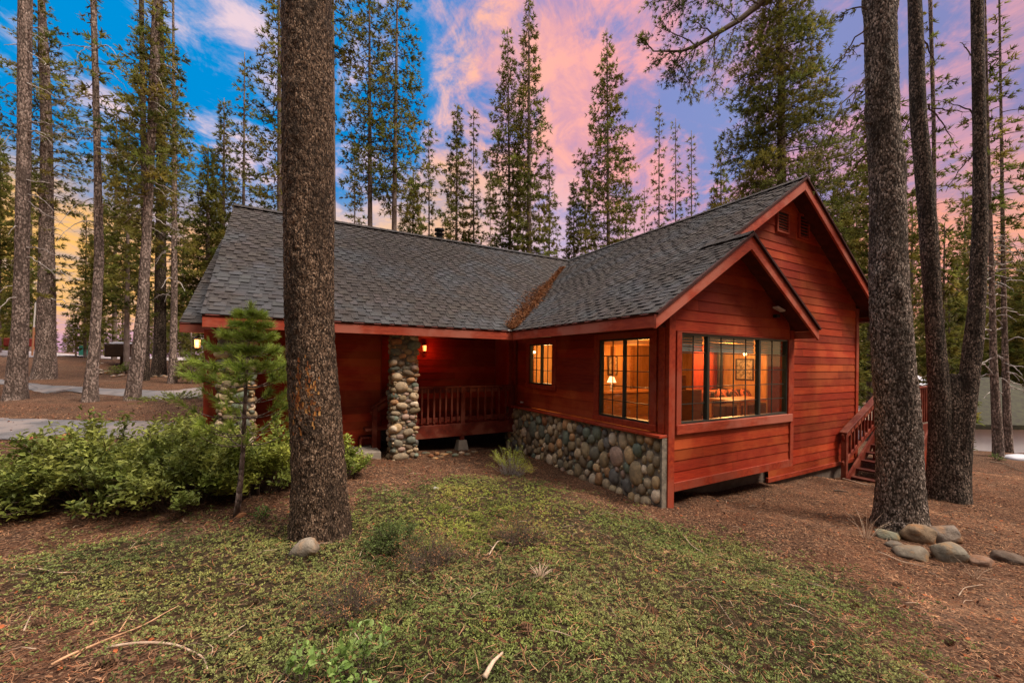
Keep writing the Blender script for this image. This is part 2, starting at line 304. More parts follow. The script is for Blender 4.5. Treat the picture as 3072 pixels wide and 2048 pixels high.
def gp(px, py):
    """where the view ray through a pixel meets the ground"""
    r = P(px, py, 1.0); ds = np.concatenate([np.arange(1., 12, .05), np.arange(12, 90, .3)]); q = r[None] * ds[:, None]
    below = q[:, 2] < terr(q[:, 0], q[:, 1]); i = int(np.argmax(below)) if below.any() else len(ds) - 1
    p = q[i].copy(); p[2] = tz(p[0], p[1]); return p
def gD(x, y): return gp(x * 3072 / 2352, y * 3072 / 2352)
def inpoly(x, y, poly):
    ins = np.zeros(len(x), bool); n = len(poly)
    for i in range(n):
        x1, y1 = poly[i][:2]; x2, y2 = poly[(i + 1) % n][:2]
        c = ((y1 > y) != (y2 > y)) & (x < (x2 - x1) * (y - y1) / (y2 - y1 + 1e-12) + x1); ins ^= c
    return ins
GREEN = [gD(*a) for a in [(-60, 1330), (0, 1300), (110, 1270), (250, 1235), (420, 1215), (560, 1195), (820, 1190), (900, 1150), (980, 1112), (1180, 1098), (1290, 1125), (1330, 1165), (1480, 1195), (1600, 1225), (1720, 1260), (1880, 1300), (1960, 1360), (1990, 1440), (2060, 1520), (2110, 1568)]]
GREEN += [P(2900, 3600, 1.0), P(400, 3600, 1.0)] + [gD(*a) for a in [(330, 1568), (420, 1520), (300, 1450), (150, 1400), (0, 1375), (-80, 1370)]]
def soft_green(x, y, jit=0.):
    p = np.c_[x, y, 0 * x]; ox = .30 * vnoise(p * 2.1 + 7) + .12 * vnoise(p * 7 + 3) + jit * rng.normal(size=len(x)); oy = .30 * vnoise(p * 2.1 + 31) + .12 * vnoise(p * 7 + 13) + jit * rng.normal(size=len(x))
    return inpoly(x + ox, y + oy, GREEN)
na = 720; rr = np.concatenate([[.25], np.geomspace(.4, 14, 300), np.geomspace(14.3, 900, 90)]); aa = np.linspace(0, 2 * np.pi, na, endpoint=False)
gx = rr[:, None] * np.cos(aa); gy = rr[:, None] * np.sin(aa); gz = terr(gx, gy)
i = np.arange(len(rr) - 1)[:, None] * na; j = np.arange(na)[None]; k = (j + 1) % na
mb = MB(); gm = sum(soft_green(gx.ravel(), gy.ravel(), .20).astype(float) for _ in range(7)) / 7
fine = vnoise(np.c_[gx.ravel() * 22, gy.ravel() * 22, gz.ravel() * 0]) * .010 * (np.hypot(gx, gy).ravel() < 9)
mb.add(np.c_[gx.ravel(), gy.ravel(), gz.ravel() + fine], np.stack([i + j, i + k, i + na + k, i + na + j], -1).reshape(-1, 4), np.c_[gm, gm, gm])
mb.F.append(np.array([list(range(na))[::-1]]))
m = bpy.data.materials.new('forest_floor'); m.use_nodes = True; t = m.node_tree; b = NB(t); pr = t.nodes['Principled BSDF']
tc = b.n('ShaderNodeTexCoord').outputs['Object']
fa = b.noise(tc, 1.1, 6, .6); fb = b.noise(tc, 34, 6, .7, .6); fc = b.noise(b.mapping(tc, rot=(0, 0, .6), scale=(1, 3, 1)), 60, 4, .6, 1.)
vo = b.n('ShaderNodeTexVoronoi'); vo.inputs['Scale'].default_value = 70; t.links.new(tc, vo.inputs['Vector']); vs = b.n('ShaderNodeSeparateXYZ'); t.links.new(vo.outputs['Color'], vs.inputs[0])
c = b.mix(b.mr(fb, .36, .66), (.040, .022, .014), (.165, .085, .052)); c = b.mix(b.mr(fa, .40, .62, 0., .55), c, (.165, .068, .036)); c = b.mix(b.mr(b.noise(tc, 2.7, 5, .65, .4), .52, .70, 0., .7), c, (.055, .032, .022)); c = b.mix(b.mr(b.noise(tc, .55, 4, .6), .55, .70, 0., .5), c, (.20, .135, .095))
c = b.mix(b.mr(fc, .55, .72, 0., .7), c, (.20, .12, .078)); c = b.mix(b.mr(vs.outputs[0], .84, .93), c, (.34, .20, .12)); c = b.mix(b.mr(vs.outputs[1], .8, .95), c, (.030, .016, .010))
at = b.n('ShaderNodeAttribute', attribute_name='tint')
c = b.mix(b.math('MULTIPLY', at.outputs['Fac'], .75), c, b.mix(b.mr(fb, .4, .62), (.016, .019, .008), (.060, .050, .024)))
t.links.new(c, pr.inputs['Base Color']); pr.inputs['Roughness'].default_value = .95; pr.inputs['Specular IOR Level'].default_value = .15
bn = b.n('ShaderNodeBump'); bn.inputs['Strength'].default_value = .8; bn.inputs['Distance'].default_value = .03; t.links.new(b.math('ADD', fb, fc), bn.inputs['Height']); t.links.new(bn.outputs[0], pr.inputs['Normal'])
tag(mb.build('ground', m, smooth=True), kind='structure')
# ================================================================ the cabin
XE, YE, ZE, M1, M2 = 4.25, 7.63, .667, .65, .739          # eave lines and the two roof slopes (wing, main wing)
YR, YB, XA, XR, XL, YM = 3.705, 4.125, 6.415, 8.95, -1.15, 11.73
ZA, ZR, ZM = ZE + M1 * (XA - XE), ZE + M1 * (XR - XE), ZE + M2 * (YM - YE)
YG, YW, XS = 4.10, 4.53, 4.97                              # bump-out gable face, tall gable face, side wall
cabin = thing('log_cabin', 'red timber cabin with grey shingle roof and river stone base', 'cabin', (4.0, 8.0, -2.0))
def pt(pl, c, u, off, z): return (u, c - off, z) if pl == 'Y' else (c - off, u, z)
def siding(pl, c, z0, z1, xl, xr, holes=(), e=.165, th=.012):
    mb = MB(); zb = z0
    while zb < z1 - 1e-4:
        zt = min(zb + e, z1); jn = []; jx = xl((zb + zt) / 2) + random.uniform(.5, 3.6)
        while jx < xr((zb + zt) / 2) - .3: jn.append(jx); jx += random.uniform(2.4, 4.2)
        tint = random.uniform(.72, 1.18) * np.array([1, random.uniform(.85, 1.2), random.uniform(.85, 1.15)])
        br = sorted({zb, zt} | {h[k] for h in holes for k in (2, 3) if zb < h[k] < zt})
        for a, b_ in zip(br[:-1], br[1:]):
            segs = [[(xl(a), xl(b_)), (xr(a), xr(b_))]]
            for h in holes:
                if h[2] < (a + b_) / 2 < h[3]:
                    ns = []
                    for L, Rr in segs:
                        if h[1] <= L[0] or h[0] >= Rr[0]: ns.append([L, Rr]); continue
                        if h[0] > L[0]: ns.append([L, (h[0], h[0])])
                        if h[1] < Rr[0]: ns.append([(h[1], h[1]), Rr])
                    segs = ns
            for j_ in jn:
                segs = [q_ for L, Rr in segs for q_ in (([L, (j_ - .002, j_ - .002)], [(j_ + .002, j_ + .002), Rr]) if L[0] < j_ - .05 and L[1] < j_ - .05 and Rr[0] > j_ + .05 and Rr[1] > j_ + .05 else ([L, Rr],))]
            oa, ob = th * (1 - (a - zb) / e), th * (1 - (b_ - zb) / e)
            for L, Rr in segs:
                if Rr[0] - L[0] < .004: continue
                V = [pt(pl, c, L[0], oa, a), pt(pl, c, Rr[0], oa, a), pt(pl, c, Rr[1], ob, b_), pt(pl, c, L[1], ob, b_)]
                mb.add(V, [(0, 1, 2, 3)], np.tile(tint * (1 + .16 * math.sin(L[0] * 7.3 + zb * 31)), (4, 1)))
                if a == zb: mb.add([pt(pl, c, L[0], -.01, a), pt(pl, c, Rr[0], -.01, a), pt(pl, c, Rr[0], oa, a), pt(pl, c, L[0], oa, a)], [(0, 1, 2, 3)], np.tile(tint, (4, 1)))
        zb = zt
    return mb
# windows: (plane, wall coordinate, u0, u1, z0, z1, mullions, columns per light, rows)
WIN = [('Y', YG, 5.24, 8.28, -.925, .478, [5.92, 7.37], [2, 4, 2], 5), ('X', XS, 4.42, 5.60, -.945, .42, [5.01], [2, 2], 5), ('X', XS, 7.08, 8.02, -.50, .42, [7.55], [2, 2], 3)]
cst = lambda v: (lambda z: v)
HG = [(5.10, 8.42, -1.07, .50)]
# -- walls
siding('Y', YG, -1.80, ZA - .2, lambda z: max(5.09, XE + (z - ZE) / M1 + .0) if z > ZE else 5.09, lambda z: min(8.36, 2 * XA - XE - (z - ZE) / M1) if z > ZE else 8.36, [(5.16, 8.34, -1.02, .47)]).build('wall', MT['siding'], cabin)
rb = MB(); rb.box(5.10, 8.40, YG - .030, YG + .02, -1.93, -1.795, .9); rb.build('skirt_board', MT['trim'], cabin, bevel=.004)
siding('Y', YW, -2.28, ZR - .15, lambda z: max(XE + (z - ZE) / M1, 6.4 if z > .9 else 8.48), lambda z: min(12.28, 2 * XR - XE - (z - ZE) / M1)).build('wall', MT['siding'], cabin)
rb = MB(); rb.box(8.44, 12.40, YW - .030, YW + .02, -2.37, -2.275, .95); rb.build('skirt_board', MT['trim'], cabin, bevel=.004)
siding('X', XS, -1.05, .62, cst(YG), cst(8.95), [(4.33, 5.69, -1.0, .47), (7.0, 8.10, -.56, .47)]).build('wall', MT['siding'], cabin)
# sheathing behind the boards, cut round the windows
w = MB()
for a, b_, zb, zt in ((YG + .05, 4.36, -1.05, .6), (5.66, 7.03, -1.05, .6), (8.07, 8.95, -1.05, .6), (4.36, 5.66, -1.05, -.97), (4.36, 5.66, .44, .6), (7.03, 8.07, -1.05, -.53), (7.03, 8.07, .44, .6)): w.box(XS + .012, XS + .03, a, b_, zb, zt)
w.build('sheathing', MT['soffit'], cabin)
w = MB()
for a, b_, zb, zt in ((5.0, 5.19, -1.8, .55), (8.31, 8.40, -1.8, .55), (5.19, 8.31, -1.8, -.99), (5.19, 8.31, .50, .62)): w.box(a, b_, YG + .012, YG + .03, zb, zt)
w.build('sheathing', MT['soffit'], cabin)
# return walls and right side
w = MB(); w.box(8.44, 8.47, YG, YW, -1.93, .66, .8); w.build('wall', MT['trim'], cabin); w = MB(); w.box(12.34, 12.38, YW, 14, -2.35, 1.4, .8); w.build('wall', MT['trim'], cabin); w = MB(); w.box(5.0, 12.3, 13.9, 14, -2.3, 1.0, .8); w.build('wall', MT['trim'], cabin)
# -- porch walls
siding('Y', 9.85, -1.45, .60, cst(1.75), cst(4.97)).build('wall', MT['siding'], cabin)
siding('Y', 8.95, -1.95, .60, cst(-1.15), cst(1.75)).build('wall', MT['siding'], cabin)
for bb_ in ((1.72, 1.78, 8.97, 9.87, -1.9, .6), (-1.20, -1.155, 8.55, 14, -1.9, .62), (4.99, 5.03, 8.95, 9.9, -1.5, .6), (-1.15, 4.98, 13.9, 13.98, -1.9, 1.0)): w = MB(); w.box(*bb_, .8); w.build('wall', MT['trim'], cabin)
# left front jamb panel with door edge and switch plate
w = MB(); w.box(-1.22, -1.04, 8.30, 8.56, -1.75, .50, .75); w.box(-.985, -.62, 8.44, 8.60, -1.75, .50, .8); w.build('corner_panel', MT['trim'], cabin, bevel=.004)
w = MB(); w.box(-1.04, -.985, 8.50, 8.56, -1.75, .50, .8); w.build('side_door', MT['black'], cabin)
q = P(641, 1115, Y=8.43); w = MB(); w.box(q[0] - .03, q[0] + .03, 8.415, 8.44, q[2] - .07, q[2] + .07); w.build('switch_plate', MT['white'], cabin, bevel=.004)
# -- corner boards and posts
def post(x0, x1, y0, y1, z0, z1, name='corner_board', mat='trim', t=1.): w = MB(); w.box(x0, x1, y0, y1, z0, z1, t); return w.build(name, MT[mat], cabin, bevel=.004)
post(4.955, 5.095, YG - .034, YG + .10, tz(5, 4.1) - .1, 1.00)
post(8.36, 8.475, YG - .034, YG + .02, -1.93, .66)
post(12.275, 12.41, YW - .034, YW + .06, -2.37, 1.42)
post(12.41, 12.45, YW - .02, YW + .12, -2.37, 1.38)
post(4.86, 4.98, 8.86, 8.98, -1.09, .52)
post(4.90, 4.95, 8.60, 8.70, -1.07, .53, 'downspout', 'trim', .6)
post(4.925, 4.953, 4.135, 4.24, -1.05, .56)
# -- window units
def window(pl, c, u0, u1, z0, z1, mull, cols, rows, trim=.12):
    def bx(mb, a, b_, zb, zt, o0, o1, t=1.):
        p, q = pt(pl, c, a, o1, zb), pt(pl, c, b_, o0, zt); mb.box(min(p[0], q[0]), max(p[0], q[0]), min(p[1], q[1]), max(p[1], q[1]), zb, zt, t)
    win = MB(); f = .035
    bx(win, u0, u1, z0, z0 + f, -.07, .012); bx(win, u0, u1, z1 - f, z1, -.07, .012); bx(win, u0, u0 + f, z0 + f, z1 - f, -.07, .012); bx(win, u1 - f, u1, z0 + f, z1 - f, -.07, .012)
    mw = .028 if pl == 'Y' else .016
    for mu in mull: bx(win, mu - mw, mu + mw, z0 + f, z1 - f, -.065, .008)
    wo_ = win.build('window', MT['metal'], cabin, bevel=.003)
    edges = [u0 + f] + [e for mu in mull for e in (mu - mw, mu + mw)] + [u1 - f]
    mu_ = MB()
    for k, n in enumerate(cols):
        a, b_ = edges[2 * k], edges[2 * k + 1]
        g_ = MB(); g_.add([pt(pl, c, a, -.03, z0 + f), pt(pl, c, b_, -.03, z0 + f), pt(pl, c, b_, -.03, z1 - f), pt(pl, c, a, -.03, z1 - f)], [(0, 1, 2, 3)]); g_.build('pane', MT['glass'], wo_)
        for i in range(1, n): x = a + (b_ - a) * i / n; bx(mu_, x - .007, x + .007, z0 + f, z1 - f, -.036, -.022)
        for i in range(1, rows): z = z0 + f + (z1 - z0 - 2 * f) * i / rows; bx(mu_, a, b_, z - .007, z + .007, -.035, -.023)
    mu_.build('glazing_bars', MT['metal'], wo_)
    t = MB()
    zt = z1 + (.02 if pl == 'Y' else .10)
    bx(t, u0 - trim, u0, z0, z1, -.02, .035); bx(t, u1, u1 + trim, z0, z1, -.02, .035); bx(t, u0 - trim, u1 + trim, z1, zt, -.02, .035)
    t.build('casing', MT['trim'], wo_, bevel=.003)
    t = MB(); bx(t, u0 - trim - .01, u1 + trim + .01, z0 - (.145 if pl == 'Y' else .10), z0, -.02, .055); t.build('sill', MT['fascia'] if pl == 'Y' else MT['trim'], wo_, bevel=.006)
    return wo_
for wdef in WIN: window(*wdef, trim=.11 if wdef[0] == 'Y' else .13)
# -- gable vents
for (a, b_, c_, e_) in [(2325, 2362, 633, 701), (2391, 2423, 646, 719)]:
    lo, hi = P(a, e_, Y=YW), P(b_, c_, Y=YW); lo2, hi2 = P(a, c_, Y=YW), P(b_, e_, Y=YW); x0, x1 = lo[0], hi[0]; z0, z1 = (lo[2] + hi2[2]) / 2, (hi[2] + lo2[2]) / 2
    f = MB()
    for bxx in ((x0, x0 + .04, z0, z1), (x1 - .04, x1, z0, z1), (x0 + .04, x1 - .04, z0, z0 + .04), (x0 + .04, x1 - .04, z1 - .04, z1)): f.box(bxx[0], bxx[1], YW - .05, YW + .0, bxx[2], bxx[3])
    v = f.build('gable_vent', MT['trim'], cabin, bevel=.003); s_ = MB()
    for i in range(6):
        z = z0 + .07 + (z1 - z0 - .12) * i / 6; s_.beam((x0 + .03, YW - .030, z), (x1 - .03, YW - .030, z), .026, .010, up=(0, 0, 1))
    s_.build('slats', MT['trim'], v); s_ = MB(); s_.box(x0 + .03, x1 - .03, YW - .019, YW - .014, z0 + .03, z1 - .03); s_.build('backing', MT['black'], v)
# -- fixture under the small gable
q = P(2330, 938, Y=YG - .06); f = MB(); f.box(q[0] - .05, q[0] + .05, YG - .10, YG - .02, q[2] - .09, q[2] - .03); fx = f.build('flood_light', MT['black'], cabin, bevel=.006)
f = MB(); f.beam(q + (-.09, -.02, .10), q + (.09, -.06, .03), .11, .03); f.build('lamp_head', MT['white'], fx, bevel=.006)
# -- roofs
def shingles(O, u, w, n, S, ul, ur, e=.128, tintf=None):
    """courses of laminated shingles: O origin on the eave, u along it, w up the slope"""
    mb = MB(); O, u, w, n = map(lambda a: np.array(a, float), (O, u, w, n)); i = 0
    V = []; Fq = []; T = []
    def quad(a0, a1, s0, s1, h0, h1, t, riser=True):
        a0b, a1b = max(a0, ul(s1)), min(a1, ur(s1)); a0, a1 = max(a0, ul(s0)), min(a1, ur(s0))
        if a1 - a0 < .01 or a1b - a0b < .005: return
        k = len(V); V.extend([O + u * a0 + w * s0 + n * h0, O + u * a1 + w * s0 + n * h0, O + u * a1b + w * s1 + n * h1, O + u * a0b + w * s1 + n * h1, O + u * a0 + w * s0 + n * (h0 - .012), O + u * a1 + w * s0 + n * (h0 - .012), O + u * a1b + w * s1 + n * (h1 - .012), O + u * a0b + w * s1 + n * (h1 - .012)])
        Fq.extend([(k, k + 1, k + 2, k + 3), (k + 4, k + 5, k + 1, k), (k + 5, k + 6, k + 2, k + 1), (k + 7, k + 4, k, k + 3)]); T.extend([t] * 8)
    while i * e < S - .02:
        s0 = i * e; s1 = min(s0 + e + .03, S); t = random.uniform(.78, .92)
        quad(-99, 99, s0 + .03, s1, .011, .004, np.array([t, t, t]))
        a = ul(s0) - random.uniform(0, .3)
        while a < ur(s0):
            wd = random.uniform(.10, .21); t = random.uniform(.86, 1.18); c_ = np.array([t * random.uniform(.97, 1.05), t, t * random.uniform(.94, 1.04)])
            quad(a, a + wd, s0 + random.uniform(-.004, .004), s1, .024, .012, c_); a += wd + random.uniform(.07, .19)
        i += 1
    mb.add(V, Fq, np.array(T)); return mb
def slab(pts, n, th, mat, name, parent):
    n = np.array(n, float); pts = np.array(pts, float); k = len(pts); mb = MB(); mb.add(np.r_[pts, pts - n * th], [tuple(range(k))]); mb.F.append(np.array([tuple(range(2 * k - 1, k - 1, -1))]))
    mb.F.append(np.array([(i, (i + 1) % k, (i + 1) % k + k, i + k)[::-1] for i in range(k)])); return mb.build(name, mat, parent)
n1_ = nrm(np.array([-M1, 0, 1.])); w1 = nrm(np.array([1., 0, M1])); S1 = math.hypot(XR - XE, ZR - ZE)
n2_ = nrm(np.array([0, -M2, 1.])); w2 = nrm(np.array([0, 1., M2])); S2 = math.hypot(YM - YE, ZM - ZE)
k1 = math.sqrt(1 + M1 * M1); k2 = math.sqrt(1 + M2 * M2)
sA = (XA - XE) * k1
# wing, slope facing the yard
yv = lambda s: YE + (s * M1 / k1) / M2
r1 = shingles((XE, 0, ZE), (0, -1, 0), w1, n1_, S1, lambda s: -(yv(s) if s < S1 * .985 else 14.0), lambda s: -(YR - .02) if s < sA else -(YB - .02)).build('roof', MT['shingle'], cabin)
xv = lambda s: XE + (s * M2 / k2) / M1
r2 = shingles((0, YE, ZE), (1, 0, 0), w2, n2_, S2, lambda s: XL - .02, xv).build('roof', MT['shingle'], cabin)
# small gable's right slope and the tall gable's right slope
n3_ = nrm(np.array([M1, 0, 1.])); w3 = nrm(np.array([-1., 0, M1])); XQ = 2 * XA - XE; XRR = 12.75; ZRR = ZR - M1 * (XRR - XR)
shingles((XQ, 0, ZE), (0, 1, 0), w3, n3_, sA, lambda s: YR - .02, lambda s: YW).build('roof', MT['shingle'], cabin)
shingles((XRR, 0, ZRR), (0, 1, 0), w3, n3_, (XRR - XR) * k1, lambda s: YB - .02, lambda s: 14.).build('roof', MT['shingle'], cabin)
n4_ = nrm(np.array([0, M2, 1.])); shingles((9.1, 14.9, ZM - M2 * 3.17), (-1, 0, 0), nrm(np.array([0, -1., M2])), n4_, 3.17 * k2, lambda s: 0, lambda s: 9.1 - XL, e=.28).build('roof', MT['shingle'], cabin)
# decking under the shingles
dk = [((XE, YR, ZE), (XA, YR, ZA), (XA, YB, ZA), (XR, YB, ZR), (XR, 12.1, ZR), (XE, YE, ZE))]
slab(dk[0], n1_, .03, MT['soffit'], 'roof_deck', cabin)
slab([(XL, YE, ZE), (XE, YE, ZE), (XE + (YM - YE) * M2 / M1, YM, ZM), (XL, YM, ZM)], n2_, .03, MT['soffit'], 'roof_deck', cabin)
slab([(XQ, YR, ZE), (XQ, YW, ZE), (XA, YW, ZA), (XA, YR, ZA)], n3_, .03, MT['soffit'], 'roof_deck', cabin)
slab([(XRR, YB, ZRR), (XRR, 14, ZRR), (XR, 14, ZR), (XR, YB, ZR)], n3_, .03, MT['soffit'], 'roof_deck', cabin)
# ridge caps
def ridge(p0, p1, name='ridge_cap'):
    p0, p1 = np.array(p0, float), np.array(p1, float); L = np.linalg.norm(p1 - p0); a = (p1 - p0) / L; sd = nrm(np.cross(a, (0, 0, 1))); mb = MB(); k = 0
    while k * .2 < L:
        c0 = p0 + a * k * .2; c1 = p0 + a * min(L, k * .2 + .24); t = random.uniform(.7, 1.1)
        for sg in (1, -1):
            mb.add([c0 + (0, 0, .055), c1 + (0, 0, .045), c1 + sd * sg * .15 + (0, 0, -.05), c0 + sd * sg * .15 + (0, 0, -.04), c0 + (0, 0, .04), c0 + sd * sg * .15 + (0, 0, -.055)], [(0, 1, 2, 3)], t)
            mb.F.append(np.array([(mb.n - 6, mb.n - 3, mb.n - 1, mb.n - 2)]))
        k += 1
    return mb.build(name, MT['shingle'], cabin)
ridge((XL - .02, YM, ZM), (9.1, YM, ZM)); ridge((XR, YB - .02, ZR), (XR, 14, ZR)); ridge((XA, YR - .02, ZA), (XA, YW, ZA))
# fascias and rake boards
FH = .165
def board(x0, x1, y0, y1, z0, z1, name='fascia', t=1.): w = MB(); w.box(x0, x1, y0, y1, z0, z1, t); return w.build(name, MT['fascia'], cabin, bevel=.004)
board(XL, XE + .035, YE + .02, YE + .055, ZE - FH - .02, ZE - .012)
board(XE + .02, XE + .055, YR + .04, YE + .02, ZE - FH - .02, ZE - .012)
board(XQ - .05, XQ - .02, YR + .04, YW, ZE - FH, ZE - .03); board(XRR - .05, XRR - .02, YB + .04, 14, ZRR - FH, ZRR - .03)
def rake(xe, xr, ze, zr, y, hgt=.185, th=.04, name='rake_board', d0=.02):
    mb = MB(); V = [(xe, y, ze - d0), (xr, y, zr - d0), (xr, y, zr - d0 - hgt * k1), (xe, y, ze - d0 - hgt * (1.0))]
    V += [(a, y + th, c_) for a, _, c_ in V]; mb.add(V, [(3, 2, 1, 0), (4, 5, 6, 7), (0, 1, 5, 4), (1, 2, 6, 5), (2, 3, 7, 6), (3, 0, 4, 7)], random.uniform(.95, 1.05)); return mb.build(name, MT['fascia'], cabin, bevel=.004)
rake(XE, XA, ZE, ZA, YR); rake(XQ, XA, ZE, ZA, YR); rake(XE + (6.2 - XE), XR, ZE + M1 * (6.2 - XE), ZR, YB); rake(XRR, XR, ZRR, ZR, YB)
for xe, xr, ze, zr, y in ((XE, XA, ZE, ZA, YR), (XQ, XA, ZE, ZA, YR), (XR, XRR, ZR, ZRR, YB), (6.6, XR, ZE + M1 * (6.6 - XE), ZR, YB)):      # drip edge
    mb = MB(); mb.beam((xe, y - .012, ze - .002), (xr, y - .012, zr - .002), .05, .035, .5); mb.build('drip_edge', MT['soffit'], cabin)
# eave soffits: porch ceiling and the wing's eave
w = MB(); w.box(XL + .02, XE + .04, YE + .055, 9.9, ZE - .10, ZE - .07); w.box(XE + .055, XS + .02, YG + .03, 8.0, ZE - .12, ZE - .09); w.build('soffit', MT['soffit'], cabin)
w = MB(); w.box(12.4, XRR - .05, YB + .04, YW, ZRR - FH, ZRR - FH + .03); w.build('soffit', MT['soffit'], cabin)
# lower roof beyond the left end
c0, c1 = np.array([-1.58, 8.5, .585]), np.array([-1.50, 12.6, 3.05]); w_ = nrm(c1 - c0); n_ = nrm(np.cross((1, 0, 0), w_))
shingles(c0, (1, 0, 0), w_, n_, np.linalg.norm(c1 - c0), lambda s: 0, lambda s: .42).build('roof', MT['shingle'], cabin)
slab([c0, c0 + (.42, 0, 0), c1 + (.42, 0, 0), c1], n_, .03, MT['soffit'], 'roof_deck', cabin); board(c0[0], c0[0] + .42, c0[1] + .01, c0[1] + .045, c0[2] - .15, c0[2] - .01, t=.6)
# valley flashing, vent pipe
w = MB(); p0 = np.array((XE, YE, ZE)); w.box(XE - .10, XE + .02, YE - .015, YE + .07, ZE + .01, ZE + .028); p1 = np.array((9.02, YM - .06, ZM - .03)); p2 = p1 - (.42, .36, .27); w.beam(p1 + (0, 0, .04), p2 + (0, 0, .04), .14, .02)
w.build('valley_flashing', MT['white'], cabin)
q = P(1318, 706, Y=YM + .35); w = MB(); w.lathe((q[0], q[1], q[2] - .35), [(.10, 0), (.10, .36), (.15, .37), (.15, .40), (.10, .41), (.10, .48), (.155, .49), (.15, .54), (0, .56)], 14); w.build('vent_pipe', MT['black'], cabin)
# -- river stone work
PAL = np.array([(.34, .27, .18), (.24, .20, .15), (.17, .165, .14), (.14, .16, .14), (.46, .38, .28), (.38, .23, .13), (.27, .14, .08), (.55, .48, .40), (.13, .13, .135), (.22, .18, .12), (.42, .31, .19), (.15, .19, .165), (.34, .25, .22), (.19, .15, .11), (.30, .25, .17), (.40, .33, .24)])
ICO = None
def ico():
    global ICO
    if ICO is None:
        import bmesh
        bm = bmesh.new(); bmesh.ops.create_icosphere(bm, subdivisions=3, radius=1); ICO = (np.array([v.co[:] for v in bm.verts]), np.array([[v.index for v in f.verts] for f in bm.faces])); bm.free()
    return ICO
def blob(mb, c, e1, e2, e3, r, tint, lump=.14, seed=None):
    V, Fc = ico(); seed = random.uniform(0, 99) if seed is None else seed
    Q = V * (1 + lump * vnoise(V * 1.1 + seed)[:, None] + lump * .5 * vnoise(V * 2.6 + seed + 9)[:, None]); Q = np.sign(Q) * np.abs(Q) ** .88
    Q = Q[:, :1] * np.array(e1) * r[0] + Q[:, 1:2] * np.array(e2) * r[1] + Q[:, 2:] * np.array(e3) * r[2] + np.array(c)
    mb.add(Q, Fc, np.tile(tint, (len(Q), 1)))
def pack(W_, zlo, zhi, rads, asp, tries=900):
    """scatter non-overlapping ellipses, largest first; asp = height over width"""
    out = []
    for r, n in rads:
        c = 0
        for _ in range(tries):
            if c >= n: break
            a = asp * random.uniform(.75, 1.3); u = random.uniform(r * .5, W_ - r * .5); z = random.uniform(zlo(u) - .02, zhi)
            if z + r * .8 * math.sqrt(a) > zhi + .02: continue
            ok = True
            for (u2, z2, r2, a2) in out:
                du, dz = abs(u - u2), abs(z - z2); R1, R2 = r / math.sqrt(a) + r2 / math.sqrt(a2), r * math.sqrt(a) + r2 * math.sqrt(a2)
                if (du / R1) ** 2 + (dz / R2) ** 2 < .84: ok = False; break
            if ok: out.append((u, z, r, a)); c += 1
    return out
def stonework(parent, faces, name='cobblestones'):
    mb = MB()
    for (o, eu, en, W_, zlo, zhi, asp, rads) in faces:
        o, eu, en = np.array(o, float), np.array(eu, float), np.array(en, float)
        for (u, z, r, a) in pack(W_, zlo, zhi, rads, asp):
            th = random.uniform(-.35, .35); e1 = eu * math.cos(th) + np.array((0, 0, 1.)) * math.sin(th); e2 = -eu * math.sin(th) + np.array((0, 0, 1.)) * math.cos(th)
            c_ = PAL[rng.integers(len(PAL))] * random.uniform(.8, 1.2)
            blob(mb, o + eu * u + (0, 0, z) + en * random.uniform(-.02, .012), e1, e2, en, (r / math.sqrt(a) * .99, r * math.sqrt(a) * .99, min(r * .8, .07)), c_, .12)
    return mb.build(name, MT['stone'], parent, smooth=True)
zlo = lambda u: tz(4.85, 4.14 + u)
stw = MB(); stw.box(4.865, 4.965, YG + .02, 8.95, -2.5, -1.105); stw = stw.build('stone_base', MT['mortar'], cabin)
big = [(.165, 4), (.125, 14), (.100, 36), (.080, 80), (.060, 120), (.042, 220), (.028, 420)]
stonework(stw, [((4.86, YG + .04, 0), (0, 1, 0), (-1, 0, 0), 4.85, zlo, -1.12, 1.25, big)])
w = MB(); w.box(4.775, 4.965, YG - .02, 8.95, -1.105, -1.062); w.build('cap_board', MT['trim'], cabin, bevel=.006)
w = MB(); w.box(4.845, 4.968, YG - .015, YG + .02, -2.35, -1.105); w.build('mortar_edge', MT['mortar'], cabin)
def column(x0, x1, y0, y1, zb, zt):
    c_ = MB(); c_.box(x0 + .03, x1 - .03, y0 + .03, y1 - .03, zb - .2, zt); c_ = c_.build('stone_column', MT['mortar'], cabin); W_ = x1 - x0; Dp = y1 - y0
    rd = [(.12, 4), (.09, 11), (.068, 24), (.05, 46), (.034, 80), (.024, 60)]
    fl = cst(zb)
    stonework(c_, [((x0, y0 + .03, 0), (1, 0, 0), (0, -1, 0), W_, fl, zt - .01, .62, rd), ((x0 + .03, y1, 0), (0, -1, 0), (-1, 0, 0), Dp, fl, zt - .01, .62, rd[1:]), ((x1 - .03, y0, 0), (0, 1, 0), (1, 0, 0), Dp, fl, zt - .01, .62, rd[1:])])
column(1.80, 2.31, 8.02, 8.46, -1.97, ZE - .12); column(-1.0, -.50, 8.02, 8.46, -1.60, ZE - .12)
# -- foundation, void under the bump-out
w = MB(); w.box(5.3, 12.3, YW + .05, YW + .12, -3.2, -2.3); w.box(5.3, 8.5, YW + .06, YW + .12, -2.31, -1.9); w.box(4.99, 5.08, 4.3, 8.9, -2.6, -1.1); w.build('foundation', MT['concrete'], cabin)
w = MB()
for x in np.arange(5.2, 8.4, .4): w.box(x, x + .045, YG + .02, YW + .05, -1.93, -1.80)
w.box(5.1, 8.44, YG + .02, YW + .05, -1.80, -1.77); w.build('floor_joists', MT['soffit'], cabin)
